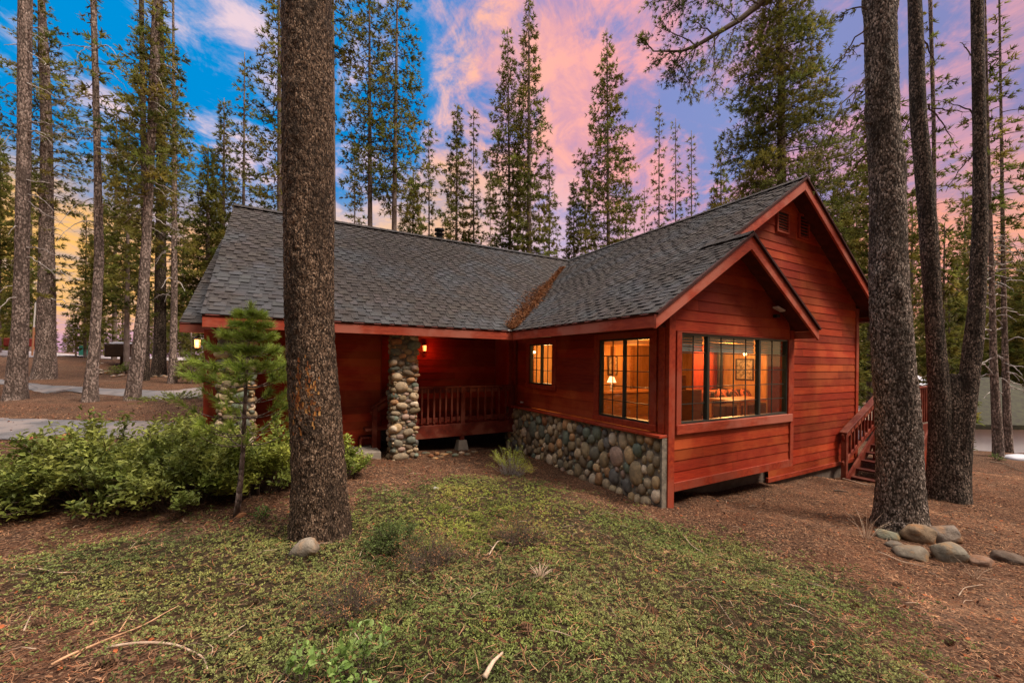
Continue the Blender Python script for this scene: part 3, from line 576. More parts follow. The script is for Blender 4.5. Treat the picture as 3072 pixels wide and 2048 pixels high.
# -- porch deck, railing, steps
w = MB(); w.box(2.36, 4.86, 8.60, 9.85, -1.45, -1.41); w.box(1.4, 2.36, 8.62, 9.85, -1.45, -1.41, .9); pd = w.build('porch_deck', MT['deckred'], cabin)
w = MB(); w.box(2.33, 4.86, 8.56, 8.60, -1.70, -1.42); w.build('rim_board', MT['deckred'], pd, bevel=.005)
w = MB(); w.box(1.32, 1.62, 8.7, 9.7, -1.62, -1.58, .7); w.box(1.30, 1.34, 8.7, 9.7, -1.76, -1.62, .7); w.build('step', MT['deckred'], pd)
def rail(p0, p1, zt, zb, posts, nb, parent, name='porch_railing', ext=-.35, pl=.10):
    """posts: positions 0..1 along the run; nb balusters in each bay"""
    p0, p1 = np.array(p0, float), np.array(p1, float); A = lambda s: p0 + (p1 - p0) * s; up = np.array((0, 0, 1.))
    w = MB(); w.beam(A(-.01) + up * (zt - .02), A(1.01) + up * (zt - .02), .13, .04); rl = w.build(name, MT['deckred'], parent, bevel=.005)
    w = MB(); w.beam(A(0) + up * (zt - .10), A(1) + up * (zt - .10), .035, .09); w.beam(A(0) + up * (zb + .05), A(1) + up * (zb + .05), .035, .10); w.build('rail', MT['deckred'], rl, bevel=.003)
    for s in posts: w = MB(); q = A(s); w.box(q[0] - pl / 2, q[0] + pl / 2, q[1] - pl / 2, q[1] + pl / 2, q[2] + zb + ext, q[2] + zt - .03); w.build('post', MT['deckred'], rl, bevel=.004)
    for a, b_, n in zip(posts[:-1], posts[1:], nb):
        for i in range(1, n + 1):
            q = A(a + (b_ - a) * i / (n + 1)); w = MB(); w.box(q[0] - .019, q[0] + .019, q[1] - .019 - .035, q[1] + .019 - .035, q[2] + zb - .02, q[2] + zt - .04); w.build('baluster', MT['deckred'], rl)
    return rl
rail((2.42, 8.62, 0), (4.82, 8.62, 0), -.56, -1.36, [0, .46, 1], [7, 6], cabin)
w = MB(); w.box(3.46, 3.56, 8.57, 8.67, -1.80, -1.42); w.build('deck_post', MT['deckred'], pd, bevel=.004)
for yy in (8.64, 9.68):
    a, b_ = np.array((2.2, yy, -.53)), np.array((1.50, yy, -.98)); w = MB(); w.beam(a, b_, .12, .045); hr = w.build('stair_handrail', MT['deckred'], cabin, bevel=.004)
    w = MB(); w.beam(a - (0, 0, .12), b_ - (0, 0, .12), .035, .10); w.box(1.53, 1.63, yy - .05, yy + .05, -1.82 if yy > 9 else -1.95, -.93); w.build('post', MT['deckred'], hr, bevel=.004)
# -- wall lanterns (part of the cabin), each with its own light
def lantern(c, col, energy, mat, s=1.):
    c = np.array(c, float); w = MB(); w.lathe(c + (0, 0, .09 * s), [(0, .08 * s), (.02 * s, .07 * s), (.075 * s, 0), (.07 * s, -.01), (0, -.01)], 8); w.lathe(c + (0, 0, -.10 * s), [(0, -.05 * s), (.02 * s, -.04 * s), (.05 * s, 0), (0, .005)], 8)
    for a in range(4): t_ = math.pi / 4 + a * math.pi / 2; w.beam(c + (.058 * s * math.cos(t_), .058 * s * math.sin(t_), -.09 * s), c + (.066 * s * math.cos(t_), .066 * s * math.sin(t_), .09 * s), .008, .008)
    w.beam(c + (0, .0, .15 * s), c + (.0, .12, .10 * s), .02, .02); L = w.build('wall_lantern', MT['black'], cabin)
    w = MB(); w.lathe(c, [(0, -.085 * s), (.045 * s, -.085 * s), (.056 * s, .08 * s), (0, .082 * s)], 8); w.build('lantern_glass', mat, L, smooth=True)
    l = bpy.data.lights.new('lantern_light', 'POINT'); l.energy = energy; l.color = col; l.shadow_soft_size = .05; o = bpy.data.objects.new('lantern_light', l); scene.collection.objects.link(o); o.location = c + (0, -.13, 0)
lantern(P(1274, 1044, Y=9.70), (1, .08, .015), 4.5, MT['bulb_r'], .8)
lantern(P(592, 1030, d=7.0), (1, .55, .25), 5, MT['bulb_w'], .85)
# small wall tap by the side wall
q = P(1569, 1206, X=4.93); w = MB(); w.beam(q, q - (.07, 0, 0), .03, .03); w.lathe(q - (.05, 0, .01), [(0, .03), (.03, .03), (.03, .02), (0, .02)], 8); w.build('hose_tap', MT['white'], cabin)
# -- interior shell
w = MB(); w.box(5.08, 12.3, 9.62, 9.68, -1.55, .6); w.box(12.22, 12.28, 4.66, 9.62, -1.55, .6); w.box(5.09, 5.11, 8.1, 9.62, -1.55, .6); w.build('inner_wall', MT['interior'], cabin)
w = MB(); w.box(5.09, 8.44, YG + .1, YW + .1, -1.55, -1.5); w.box(5.09, 12.28, YW + .1, 9.6, -1.55, -1.5); w.build('inner_floor', MT['int_floor'], cabin)
w = MB(); w.box(5.09, 8.2, YG + .1, YW + .1, .57, .60); w.box(5.09, 12.28, YW + .1, 9.62, .57, .60); w.build('inner_ceiling', MT['interior'], cabin)
w = MB(); w.box(8.5, 12.28, YW + .03, YW + .06, -1.5, .6); w.build('inner_wall', MT['interior'], cabin)
# inner door casings / bright doorway, seen through the side window
w = MB(); w.box(9.0, 9.12, 9.55, 9.62, -1.5, .52); w.box(9.85, 9.97, 9.55, 9.62, -1.5, .52); w.box(5.55, 5.65, 9.55, 9.62, -1.5, .5); w.box(6.05, 6.15, 9.55, 9.62, -1.5, .5); w.build('door_casing', MT['cabinet'], cabin)
w = MB(); w.box(11.0, 11.10, 9.54, 9.61, -1.5, .5); w.box(12.15, 12.21, 7.9, 8.0, -1.5, .5); w.build('door_casing', MT['cabinet'], cabin)
# window shade inside the gable window
for a, b_ in ((5.27, 5.89), (5.95, 7.34), (7.40, 8.25)):
    w = MB()
    for k in range(6): z = .20 + k * .042; w.box(a + .01, b_ - .01, YG + .075 + .012 * (k % 2), YG + .10 + .012 * (k % 2), z, z + .036, .95 + .1 * (k % 2))
    tag(w.build('blind', MT['shade'], cabin))
for (x, y, z, e, c_) in [(7.2, 6.6, .3, 85, (1, .46, .14)), (10.4, 6.6, .3, 135, (1, .44, .13)), (6.0, 8.8, .2, 30, (1, .60, .26)), (9.3, 9.0, .2, 22, (1, .40, .10))]:
    l = bpy.data.lights.new('room_light', 'POINT'); l.energy = e; l.color = c_; l.shadow_soft_size = .18; o = bpy.data.objects.new('room_light', l); scene.collection.objects.link(o); o.location = (x, y, z)
# ================================================================ furniture seen through the windows
def lamp(c, zt, label, shade_r=.13):
    x, y = c; t = thing('table_lamp', label, 'lamp', (x, y, zt)); w = MB(); w.lathe((x, y, zt), [(0, 0), (.07, 0), (.06, .02), (.02, .04), (.05, .10), (.045, .16), (.012, .20), (.012, .27)], 12); w.build('lamp_base', MT['white'], t, True)
    w = MB(); w.lathe((x, y, zt + .24), [(shade_r, 0), (shade_r * .45, .17)], 20); w.build('lamp_shade', MT['lshade'], t, True)
q = P(1835, 1140, Y=8.6); lamp((q[0], q[1]), -.79, 'small glowing lamp with cream cone shade on the indoor counter')
w = MB(); w.box(7.1, 10.2, 8.35, 8.95, -.84, -.79, 1.25); w.box(7.15, 10.15, 8.42, 8.9, -1.5, -.84, .55); solo(w, 'kitchen_counter', MT['cabinet'], 'wooden counter seen through the large side window', 'counter', (8.6, 8.6, -1.5))
def picture(c, wd, ht, pl, label):
    c = np.array(c, float); t = thing('picture', label, 'picture', c); f = MB(); g_ = MB()
    if pl == 'Y':
        for a in ((-wd, -wd + .04, -ht, ht), (wd - .04, wd, -ht, ht), (-wd + .04, wd - .04, -ht, -ht + .04), (-wd + .04, wd - .04, ht - .04, ht)): f.box(c[0] + a[0], c[0] + a[1], c[1] - .02, c[1], c[2] + a[2], c[2] + a[3])
        g_.box(c[0] - wd + .04, c[0] + wd - .04, c[1] - .012, c[1] - .002, c[2] - ht + .04, c[2] + ht - .04)
    else:
        for a in ((-wd, -wd + .04, -ht, ht), (wd - .04, wd, -ht, ht), (-wd + .04, wd - .04, -ht, -ht + .04), (-wd + .04, wd - .04, ht - .04, ht)): f.box(c[0] - .02, c[0], c[1] + a[0], c[1] + a[1], c[2] + a[2], c[2] + a[3])
        g_.box(c[0] - .012, c[0] - .002, c[1] - wd + .04, c[1] + wd - .04, c[2] - ht + .04, c[2] + ht - .04)
    f.build('frame', MT['int_dark'], t); g_.build('print', MT['paint'], t)
picture(P(1838, 1097, Y=9.6), .20, .30, 'Y', 'tall framed picture on the wall above the lamp')
picture(P(2234, 1108, X=12.2), .28, .33, 'X', 'framed dark print on the orange wall below the ceiling spotlight')
# sconce bulb near the ceiling
q = P(2235, 1062, X=12.0); w = MB(); w.lathe(q, [(0, -.05), (.045, -.03), (.05, .02), (.02, .05), (0, .05)], 12); t = thing('wall_sconce', 'bright wall sconce above the framed dark print', 'lamp', q); w.build('bulb', MT['bulb'], t, True)
w = MB(); w.lathe(q + (0, 0, .05), [(.02, 0), (.06, .01), (.06, .03), (0, .035)], 12); w.beam(q + (0, 0, .07), q + (.2, 0, .07), .02, .02); w.build('bracket', MT['int_dark'], t)
q = P(1603, 1056, Y=9.4); w = MB(); w.lathe(q, [(0, -.035), (.03, -.02), (.03, .02), (0, .035)], 10); t = thing('wall_sconce', 'small glowing hall light seen through the smallest window', 'lamp', q); w.build('bulb', MT['bulb'], t, True)
w = MB(); w.beam(q + (0, .02, .05), q + (0, .2, .05), .02, .02); w.build('bracket', MT['int_dark'], t)
# red curtain wall with dark stove pipe
w = MB(); X0, X1 = 10.15, 11.35
for k in range(26): x = X0 + (X1 - X0) * k / 26; w.lathe((x, 7.5, -1.5), [(.04, 0), (.04, 2.05)], 6)
solo(w, 'curtain', MT['int_red'], 'long red curtain behind the middle gable window light', 'curtain', (10.7, 7.5, -1.5), smooth=True)
q = P(2160, 1100, Y=7.2); w = MB(); w.lathe((q[0], 7.2, -1.5), [(.22, 0), (.22, .75), (.20, .80), (.08, .82), (.08, 2.05)], 18); solo(w, 'wood_stove', MT['black'], 'black wood stove with tall flue in front of the red curtain', 'stove', (q[0], 7.2, -1.5))
def sofa(c, wd, label):
    x, y = c; t = thing('sofa', label, 'sofa', (x, y, -1.5)); w = MB(); w.box(x - wd, x + wd, y - .4, y + .4, -1.4, -1.05); w.build('seat', MT['int_dark'], t, bevel=.04)
    w = MB(); w.box(x - wd, x + wd, y + .15, y + .42, -1.05, -.72); w.build('backrest', MT['cloth'], t, bevel=.06)
    for k in range(3): w = MB(); blob(w, (x - wd * .6 + k * wd * .6, y - .02, -.86), nrm(np.array((1, .2, 0))), (0, .4, .9), (0, -.9, .4), (.28, .2, .09), (1., 1, 1), .08); w.build('cushion', MT['cloth'], t, True)
q = P(2210, 1200, Y=6.6); sofa((q[0], 6.7), .95, 'sofa with striped blanket and cushions behind the gable window')
w = MB(); xx, yy = 9.3, 5.55; w.box(xx - .75, xx + .75, yy - .4, yy + .4, -.83, -.79); t = thing('dining_table', 'wooden table right behind the gable window', 'table', (xx, yy, -1.5)); w.build('table_top', MT['cabinet'], t, bevel=.005)
for sx_ in (-.68, .68):
    for sy_ in (-.33, .33): w = MB(); w.box(xx + sx_ - .03, xx + sx_ + .03, yy + sy_ - .03, yy + sy_ + .03, -1.5, -.83); w.build('leg', MT['cabinet'], t)
w = MB(); x, y = 7.45, 5.75; w.box(x - .45, x + .35, y - .2, y + .5, -1.5, -.55); w.box(x - .3, x + .1, y, y + .1, -.55, -.25); solo(w, 'cabinet', MT['cabinet'], 'honey wood cabinet behind the left light of the gable window', 'cabinet', (x, y, -1.5))
# ================================================================ deck and stairs right of the cabin
deck = thing('side_deck', 'raised red wooden deck with railing beyond the right gable corner', 'deck', (14.5, 5.5, -2.8))
w = MB()
for k in range(19): w.box(13.42 + k * .145, 13.42 + k * .145 + .135, 3.75, 9.0, -1.47, -1.43, random.uniform(.8, 1.1))
w.build('deck_boards', MT['wood'], deck)
w = MB(); w.box(13.40, 16.2, 3.70, 3.74, -1.72, -1.44); w.box(13.36, 13.40, 3.7, 9, -1.72, -1.44); w.build('rim_board', MT['deckred'], deck)
w = MB()
for k in range(19): w.box(13.45 + k * .145, 13.45 + k * .145 + .13, 3.78, 3.80, -3.1, -1.72, random.uniform(.8, 1.15))
w.build('skirting', MT['trim'], deck)
def sub_rail(p0, p1, zt, zb, posts, nb): return rail(p0, p1, zt, zb, posts, nb, deck, name='railing')
sub_rail((13.45, 3.78, 0), (16.1, 3.78, 0), -.50, -1.38, [0, .5, 1], [9, 9]); sub_rail((13.45, 5.6, 0), (13.45, 9.0, 0), -.50, -1.38, [0, .5, 1], [9, 9])
st = thing('wooden_stairs', 'dark red wooden stairs with slanted handrail beside the right gable corner', 'stairs', (12.4, 4.0, -2.7))
n = 7
for k in range(n):
    z = -2.61 + k * .165; x = 11.62 + k * .262; w = MB(); w.box(x, x + .30, 3.45, 4.36, z - .035, z, random.uniform(.4, .55)); w.build('tread', MT['wood'] if False else MT['deckred'], st, bevel=.003)
w = MB()
for yy in (3.45, 4.36): w.beam((11.5, yy, -2.72), (13.4, yy, -1.52), .045, .24)
w.build('stringer', MT['deckred'], st)
for yy in (4.40,):
    p0, p1 = np.array((11.47, yy, -2.62)), np.array((13.35, yy, -1.43)); up = np.array((0, 0, 1.)); zt0 = P(2535, 1298, Y=yy)[2]; zt1 = P(2630, 1190, Y=yy)
    A0 = np.array((11.36, yy, zt0)); A1 = np.array((zt1[0], yy, zt1[2])); w = MB(); w.beam(A0, A1, .15, .045, .8); hr = w.build('handrail', MT['deckred'], st, bevel=.005)
    w = MB(); w.beam(A0 - up * .11, A1 - up * .11, .04, .16, 1.5); w.beam(A0 - up * .72, A1 - up * .66, .04, .11, 1.4); w.build('rail', MT['deckred'], hr, bevel=.003)
    w = MB(); w.box(11.40, 11.50, yy - .05, yy + .05, -2.85, zt0 - .02); w.build('post', MT['deckred'], hr, bevel=.004)
    w = MB(); w.box(A1[0] - .05, A1[0] + .05, yy - .05, yy + .05, -2.4, A1[2]); w.build('post', MT['deckred'], hr, bevel=.004)
    for k in range(9): s_ = (k + 1) / 10; q = A0 + (A1 - A0) * s_; w = MB(); w.box(q[0] - .019, q[0] + .019, yy - .02, yy + .02, q[2] - .68, q[2] - .1); w.build('baluster', MT['deckred'], hr)
# landing slab and pier block
w = MB(); w.box(.55, 1.62, 8.15, 9.0, -1.98, -1.80); solo(w, 'landing_slab', MT['slab'], 'pale concrete landing slab at the foot of the porch steps', 'slab', (1.1, 8.6, -1.98))
w = MB(); w.add([(3.37, 8.48, -2.1), (3.65, 8.48, -2.1), (3.65, 8.76, -2.1), (3.37, 8.76, -2.1), (3.42, 8.53, -1.80), (3.60, 8.53, -1.80), (3.60, 8.71, -1.80), (3.42, 8.71, -1.80)], [(0, 1, 5, 4), (1, 2, 6, 5), (2, 3, 7, 6), (3, 0, 4, 7), (4, 5, 6, 7)]); solo(w, 'pier_block', MT['slab'], 'concrete pier block under the middle porch rail post', 'pier block', (3.51, 8.62, -2.1))
# ================================================================ vegetation helpers
UP = np.array([0, 0, 1.])
def rdir(n): return nrm(rng.normal(size=(n, 3)))
def needles(mb, C, ax, ln, wd, k, tint, spread=.9):
    """k thin needle blades per tuft centre C, leaning along axis ax"""
    n = len(C); C = np.repeat(C, k, 0); A = np.repeat(ax, k, 0); T = np.repeat(tint, k, 0)
    dv = nrm(A + spread * rdir(n * k)); L = ln * rng.uniform(.7, 1.25, (n * k, 1)); s = nrm(np.cross(dv, rdir(n * k))) * wd / 2
    V = np.stack([C - s, C + s, C + dv * L + s * .35, C + dv * L - s * .35], 1).reshape(-1, 3)
    mb.add(V, np.arange(n * k * 4).reshape(-1, 4), np.repeat(T * rng.uniform(.8, 1.2, (n * k, 1)), 4, 0))
def leaves(mb, C, dv, ln, wd, tint, fold=.35):
    """pointed oval leaves: two folded quads' worth of faces each, base at C, pointing along dv"""
    n = len(C); dv = nrm(dv); s = nrm(np.cross(dv, UP + .7 * rdir(n))); u = np.cross(s, dv); L = ln * rng.uniform(.65, 1.2, (n, 1)); w = wd * L / ln
    p0 = C; p3 = C + dv * L; m1 = C + dv * L * .3; m2 = C + dv * L * .68; up = u * w * fold
    V = np.stack([p0, m1 - s * w / 2 + up, m2 - s * w * .42 + up, p3, m2 + s * w * .42 + up, m1 + s * w / 2 + up], 1).reshape(-1, 3)
    i = np.arange(n)[:, None] * 6
    mb.add(V, np.concatenate([i + [0, 1, 2, 3], i + [0, 3, 4, 5]]), np.repeat(tint, 6, 0))
def trunk(pts, rad, seg=24, step=.12, lump=.05, flare=0, knots=0, fine=0.):
    """trunk mesh along points with uneven bark surface; last ring capped"""
    pts = np.array(pts, float); rad = np.array(rad, float); dl = np.r_[0, np.cumsum(np.linalg.norm(np.diff(pts, axis=0), axis=1))]
    m = max(4, int(dl[-1] / step)); s = np.linspace(0, dl[-1], m); c = np.stack([np.interp(s, dl, pts[:, i]) for i in range(3)], 1); r = np.interp(s, dl, rad)
    k_ = np.array([1, 2, 3, 2, 1.]) / 9
    if m > 8:
        for i in range(3): c[2:-2, i] = np.convolve(c[:, i], k_, 'valid')
        r[2:-2] = np.convolve(r, k_, 'valid')
    a = np.arange(seg) * 2 * np.pi / seg; ca, sa = np.cos(a), np.sin(a)
    ph = random.uniform(0, 50); q = np.stack([np.tile(ca, (m, 1)) * 1.3 + ph, np.tile(sa, (m, 1)) * 1.3, np.tile(s[:, None] * 1.2, (1, seg))], -1).reshape(-1, 3)
    f = 1 + lump * vnoise(q).reshape(m, seg)
    if fine: q2 = np.stack([np.tile(ca, (m, 1)) * r[:, None], np.tile(sa, (m, 1)) * r[:, None], np.tile(s[:, None] * .45, (1, seg))], -1).reshape(-1, 3); f += fine * vnoise(q2 * 38 + ph).reshape(m, seg) + fine * .6 * vnoise(q2 * 90 + ph).reshape(m, seg)
    if flare: f += flare * np.exp(-s / (.55 * rad[0] * 2 + .12))[:, None] * (1 + .45 * np.sin(a * 5 + ph) + .3 * np.sin(a * 3 + ph * 2))[None]
    for _ in range(knots):
        ks, ka = random.uniform(.4, dl[-1]), random.uniform(0, 6.28); da = (a - ka + np.pi) % (2 * np.pi) - np.pi
        f += .13 * np.exp(-((s - ks)[:, None] / .13) ** 2 - (da[None] / .35) ** 2)
    V = c[:, None] + (r[:, None] * f)[..., None] * (ca[None, :, None] * np.array([1, 0, 0]) + sa[None, :, None] * np.array([0, 1, 0]))
    i = np.arange(m - 1)[:, None] * seg; j = np.arange(seg)[None]; kk = (j + 1) % seg
    mb = MB(); mb.add(V.reshape(-1, 3), np.stack([i + j, i + kk, i + seg + kk, i + seg + j], -1).reshape(-1, 4)); mb.F.append(np.array([list(range(m * seg - seg, m * seg))])); return mb
def crown(H, z0, R, nb=90, shape='cone', tuft=9, k=8, ln=.20, wd=.046, droop=.25, up=.15, gap=.0, tw=.9, trunk_xy=None, dead=0, sub=.55, fill=1.):
    """(foliage, branches) of a conifer of height H, live crown from z0 up, radius R"""
    C = []; A = []; T = []; br = MB()
    for b_ in range(nb):
        t = (b_ + rng.uniform()) / nb; z = z0 + (H * .985 - z0) * t
        if gap and vnoise(np.array([[z * 1.1 + R * 9, 3.3, H]]))[0] < gap - 1: continue
        a = b_ * 2.399 + rng.uniform(-.5, .5)
        if shape == 'cone': rr_ = (1 - t) ** .75 * (.55 + .45 * min(1, t * 6))
        elif shape == 'column': rr_ = (1 - t ** 2.2) * (.6 + .4 * min(1, t * 5))
        else: rr_ = math.sin(math.pi * min(1, .12 + t * .9)) ** .7
        L = max(.22, R * rr_ * rng.uniform(.55, 1.15)); dh = np.array([math.cos(a), math.sin(a), 0.]); sd = np.array([-dh[1], dh[0], 0])
        s = np.linspace(0, 1, 6)[:, None]; tx = trunk_xy(z) if trunk_xy else (0, 0)
        path = np.array([tx[0], tx[1], z]) + dh * L * s + UP * (L * (up * s - droop * s ** 2 * (1 - .5 * t) + .12 * s ** 4)) + sd * L * .12 * np.sin(s * 3 + a)
        br.tube(path[::1], np.linspace(.010 + .010 * L, .004, 6), 3, cap=False)
        n = max(2, int(tuft * L * fill)); sp_ = rng.uniform(.18, 1., n) ** .8
        c = np.stack([np.interp(sp_, s[:, 0], path[:, i]) for i in range(3)], 1); side = rng.normal(size=(n, 1)) * L * sub * .30 * (1.15 - sp_[:, None] * .6)
        c = c + sd * side - UP * np.abs(side) * .25 + rng.normal(size=(n, 3)) * .05; C.append(c)
        A.append(nrm(dh * .8 + sd * np.sign(side) * .7 + UP * .15)); T.append(np.tile(rng.uniform(.55, 1.35), (n, 3)) * rng.uniform(.75, 1.25, (n, 1)) * np.array([rng.uniform(.85, 1.25), 1, .9]))
    fo = MB(); C = np.concatenate(C); needles(fo, C, np.concatenate(A), ln, wd, k, np.concatenate(T), tw); return fo, br
def conifer(name, label, base, H, z0, R, r0, cat='tree', group=None, lean=(0, 0), barkm='bark_sky', needle='needle', seg=8, **kw):
    base = np.array(base, float); t = thing(name, label, cat, base, group); txy = lambda z: (lean[0] * z, lean[1] * z)
    trunk([(lean[0] * z, lean[1] * z, z) for z in (-.3, H * .3, H * .7, H)], [r0 * 1.15, r0 * .82, r0 * .45, .02], seg, max(.3, H / 30), .06, .25).build('trunk', MT[barkm], t, True, off=np.zeros(3))
    fo, br = crown(H, z0, R, trunk_xy=txy, **kw); fo.build('crown', MT[needle], t, off=np.zeros(3)); br.build('branches', MT['twig'], t, off=np.zeros(3)); return t
# ================================================================ near trees measured edge by edge (2352-wide view)
def near_trunk(edges, d, below=.25, above=None):
    pts, rad = [], []
    for y, xl, xr in edges[::-1]:
        l, r_ = D(xl, y, d=d), D(xr, y, d=d); pts.append((l + r_) / 2); rad.append(np.linalg.norm(r_ - l) / 2 * math.cos(math.atan(((xl + xr) * 3072 / 4704 - CX) / F)))
    pts = [pts[0] - np.array([0, 0, below])] + pts; rad = [rad[0] * 1.08] + rad
    if above: v = nrm(pts[-1] - pts[-3]); pts.append(pts[-1] + v * above); rad.append(rad[-1] * .55)
    return np.array(pts), rad
def high_crown(t, top, H, R, off):
    """live crown high above the frame"""
    fo, br = crown(H, 1., R, nb=60, shape='cone', tuft=7, k=5, ln=.3, wd=.05)
    for mbx, nm, mt in ((fo, 'crown', 'needle'), (br, 'branches', 'twig')):
        mbx.V = [v + top - off for v in mbx.V]; mbx.build(nm, MT[mt], t, off=np.zeros(3))
pts, rad = near_trunk([(-60, 645, 762), (0, 645, 764), (200, 647, 766), (400, 650, 768), (700, 652, 769), (800, 657, 772), (900, 662, 780), (1000, 668, 788), (1100, 671, 795), (1180, 668, 802), (1225, 665, 812), (1252, 660, 818)], 4.15, above=9)
b0 = pts[1]; t = thing('pine_tree', 'thick scaly pine trunk in front of the porch, nearest to the camera', 'tree', b0)
trunk(pts[:-1], rad[:-1], 120, .02, .04, .06, 0, .045).build('trunk', MT['bark_near'], t, True)
w = trunk(pts[-2:], rad[-2:], 24, .3); w.build('upper_trunk', MT['bark_near'], t, True)
# torn bark scar on the trunk's left side
w = MB()
for k in range(230):
    px, py = random.gauss(700, 14), random.gauss(900, 26) if k % 3 else random.gauss(935, 45)
    c_ = D(px, py, d=3.95); r_ = .0; c_ = c_ + np.array([0, 0, 0]); ax_c = np.array([np.interp(c_[2], pts[:, 2], pts[:, 0]), np.interp(c_[2], pts[:, 2], pts[:, 1])]); rd_ = np.interp(c_[2], pts[:, 2], rad)
    dv = c_[:2] - ax_c; dv = dv / np.linalg.norm(dv); c_[:2] = ax_c + dv * rd_ * random.uniform(.99, 1.03); n_ = np.array([dv[0], dv[1], random.uniform(-.3, .5)])
    blob_t = np.array([(.62, .26, .07), (.42, .15, .05), (.75, .40, .14), (.25, .09, .04)][random.randrange(4)])
    s1_ = nrm(np.cross(n_, UP)); L = random.uniform(.012, .03); Wd = random.uniform(.006, .012); q = [c_ - s1_ * Wd - UP * L, c_ + s1_ * Wd - UP * L * .8, c_ + s1_ * Wd * .7 + UP * L + n_ * .006, c_ - s1_ * Wd * .8 + UP * L * .9 + n_ * .01]
    w.add(q, [(0, 1, 2, 3)], np.tile(blob_t, (4, 1)))
w.build('torn_bark', M('torn_bark', (1, 1, 1), (.7, .7, .7), 40, bump=0), t)
high_crown(t, pts[-1] - (0, 0, 3), 8, 2.4, b0)
pts, rad = near_trunk([(-60, 1978, 2054), (0, 1981, 2057), (270, 1988, 2068), (400, 1994, 2078), (540, 1995, 2085), (700, 1994, 2092), (780, 1997, 2098), (860, 2000, 2104), (900, 2004, 2111), (960, 2008, 2117), (1040, 2011, 2121), (1140, 2010, 2127), (1180, 2006, 2132), (1210, 1998, 2142)], 5.75, above=9)
b1 = pts[1]; t = thing('pine_tree', 'stout knotty pine trunk with rocks at its foot right of the cabin', 'tree', b1)
trunk(pts[:-1], rad[:-1], 100, .028, .045, .07, 18, .04).build('trunk', MT['bark_right'], t, True)
trunk(pts[-2:], rad[-2:], 20, .4).build('upper_trunk', MT['bark_right'], t, True)
high_crown(t, pts[-1] - (0, 0, 3), 9, 2.6, b1)
def drooper(mb_b, mb_f, p0, p1, sag, tufts, ln=.09, wd=.012, k=14, r0=.018, sub=.25, tt=1.):
    """a drooping limb from p0 to p1 with side twigs and needle tufts"""
    p0, p1 = np.array(p0), np.array(p1); s = np.linspace(0, 1, 12)[:, None]; L = np.linalg.norm(p1 - p0)
    path = p0 + (p1 - p0) * s - UP * sag * 4 * s * (1 - s) * -1 + rng.normal(size=(12, 3)) * .012 * L; mb_b.tube(path, np.linspace(r0, r0 * .25, 12), 5, tt)
    n = tufts; q = rng.uniform(.25, 1, n); c = np.stack([np.interp(q, s[:, 0], path[:, i]) for i in range(3)], 1)
    o = rdir(n) * rng.uniform(.2, 1, (n, 1)) * sub * L * .5; e = c + o - UP * .02
    for i in range(0, n): mb_b.tube([c[i], (c[i] + e[i]) / 2 + (0, 0, .01), e[i]], [.005, .003, .002], 3, tt, cap=False)
    if mb_f is not None: needles(mb_f, e, nrm(o + (p1 - p0) * .3), ln, wd, k, np.tile(rng.uniform(.6, 1.3, (n, 1)), (1, 3)), .8)
bb, ff = MB(), MB()
for (x0, y0, x1, y1) in [(1990, 60, 1870, 250), (1990, 100, 1880, 190), (1994, 170, 1850, 400), (1994, 210, 1900, 330), (1996, 280, 1870, 380), (1997, 330, 1880, 440), (1990, 20, 1905, 60), (1996, 180, 1930, 300), (1994, 240, 1940, 360), (1996, 350, 1930, 450)]:
    drooper(bb, ff, D(x0, y0, d=5.75), D(x1, y1, d=5.75 + random.uniform(-.5, .6)), .10, 17, .05, .010, 9, .012, .30)
bb.build('branches', MT['twig'], t); ff.build('hanging_sprays', MT['needle'], t)
# twin trunks behind it
pa, ra = near_trunk([(-60, 2080, 2116), (0, 2084, 2118), (270, 2089, 2130), (540, 2110, 2156), (700, 2120, 2164), (780, 2125, 2172), (920, 2130, 2186), (1000, 2130, 2190), (1080, 2128, 2195), (1125, 2122, 2200)], 8.0, above=10)
pb_, rb_ = near_trunk([(-60, 2226, 2258), (0, 2228, 2260), (270, 2232, 2266), (400, 2234, 2268), (540, 2230, 2272), (700, 2222, 2265), (780, 2212, 2261), (920, 2193, 2246), (1000, 2184, 2238), (1080, 2172, 2232), (1140, 2150, 2232)], 7.85, above=10)
t = thing('twin_pine_tree', 'dark pine with two trunks joined at the base, right of the knotty trunk', 'tree', (pa[1] + pb_[1]) / 2)
trunk(pa[:-1], ra[:-1], 64, .05, .05, .08, 8, .02).build('trunk', MT['bark_dark'], t, True); trunk(pb_[:-1], rb_[:-1], 64, .05, .05, .08, 8, .02).build('trunk', MT['bark_dark'], t, True)
trunk(pa[-2:], ra[-2:], 16, .5).build('upper_trunk', MT['bark_dark'], t, True); trunk(pb_[-2:], rb_[-2:], 16, .5).build('upper_trunk', MT['bark_dark'], t, True)
high_crown(t, pa[-1] - (0, 0, 3), 9, 2.4, ROOT[t.name]); high_crown(t, pb_[-1] - (0, 0, 3), 9, 2.4, ROOT[t.name])
pc, rc = near_trunk([(858, 2172, 2208), (885, 2158, 2216), (940, 2150, 2226), (1040, 2140, 2226), (1132, 2128, 2224)], 7.98); trunk(pc, rc, 56, .05, .07, .10, 4, .03).build('trunk_base', MT['bark_dark'], t, True)
bb = MB()
for (x0, y0, x1, y1) in [(2130, 240, 2200, 340), (2105, 245, 2062, 330), (2102, 310, 2080, 290), (2118, 90, 2150, 150), (2240, 260, 2165, 235), (2238, 140, 2205, 95), (2240, 350, 2170, 440), (2140, 250, 2232, 262)]:
    drooper(bb, None, D(x0, y0, d=8), D(x1, y1, d=8.2), .04, 7, r0=.016, sub=.35)
bb.build('dead_branches', MT['twig'], t)
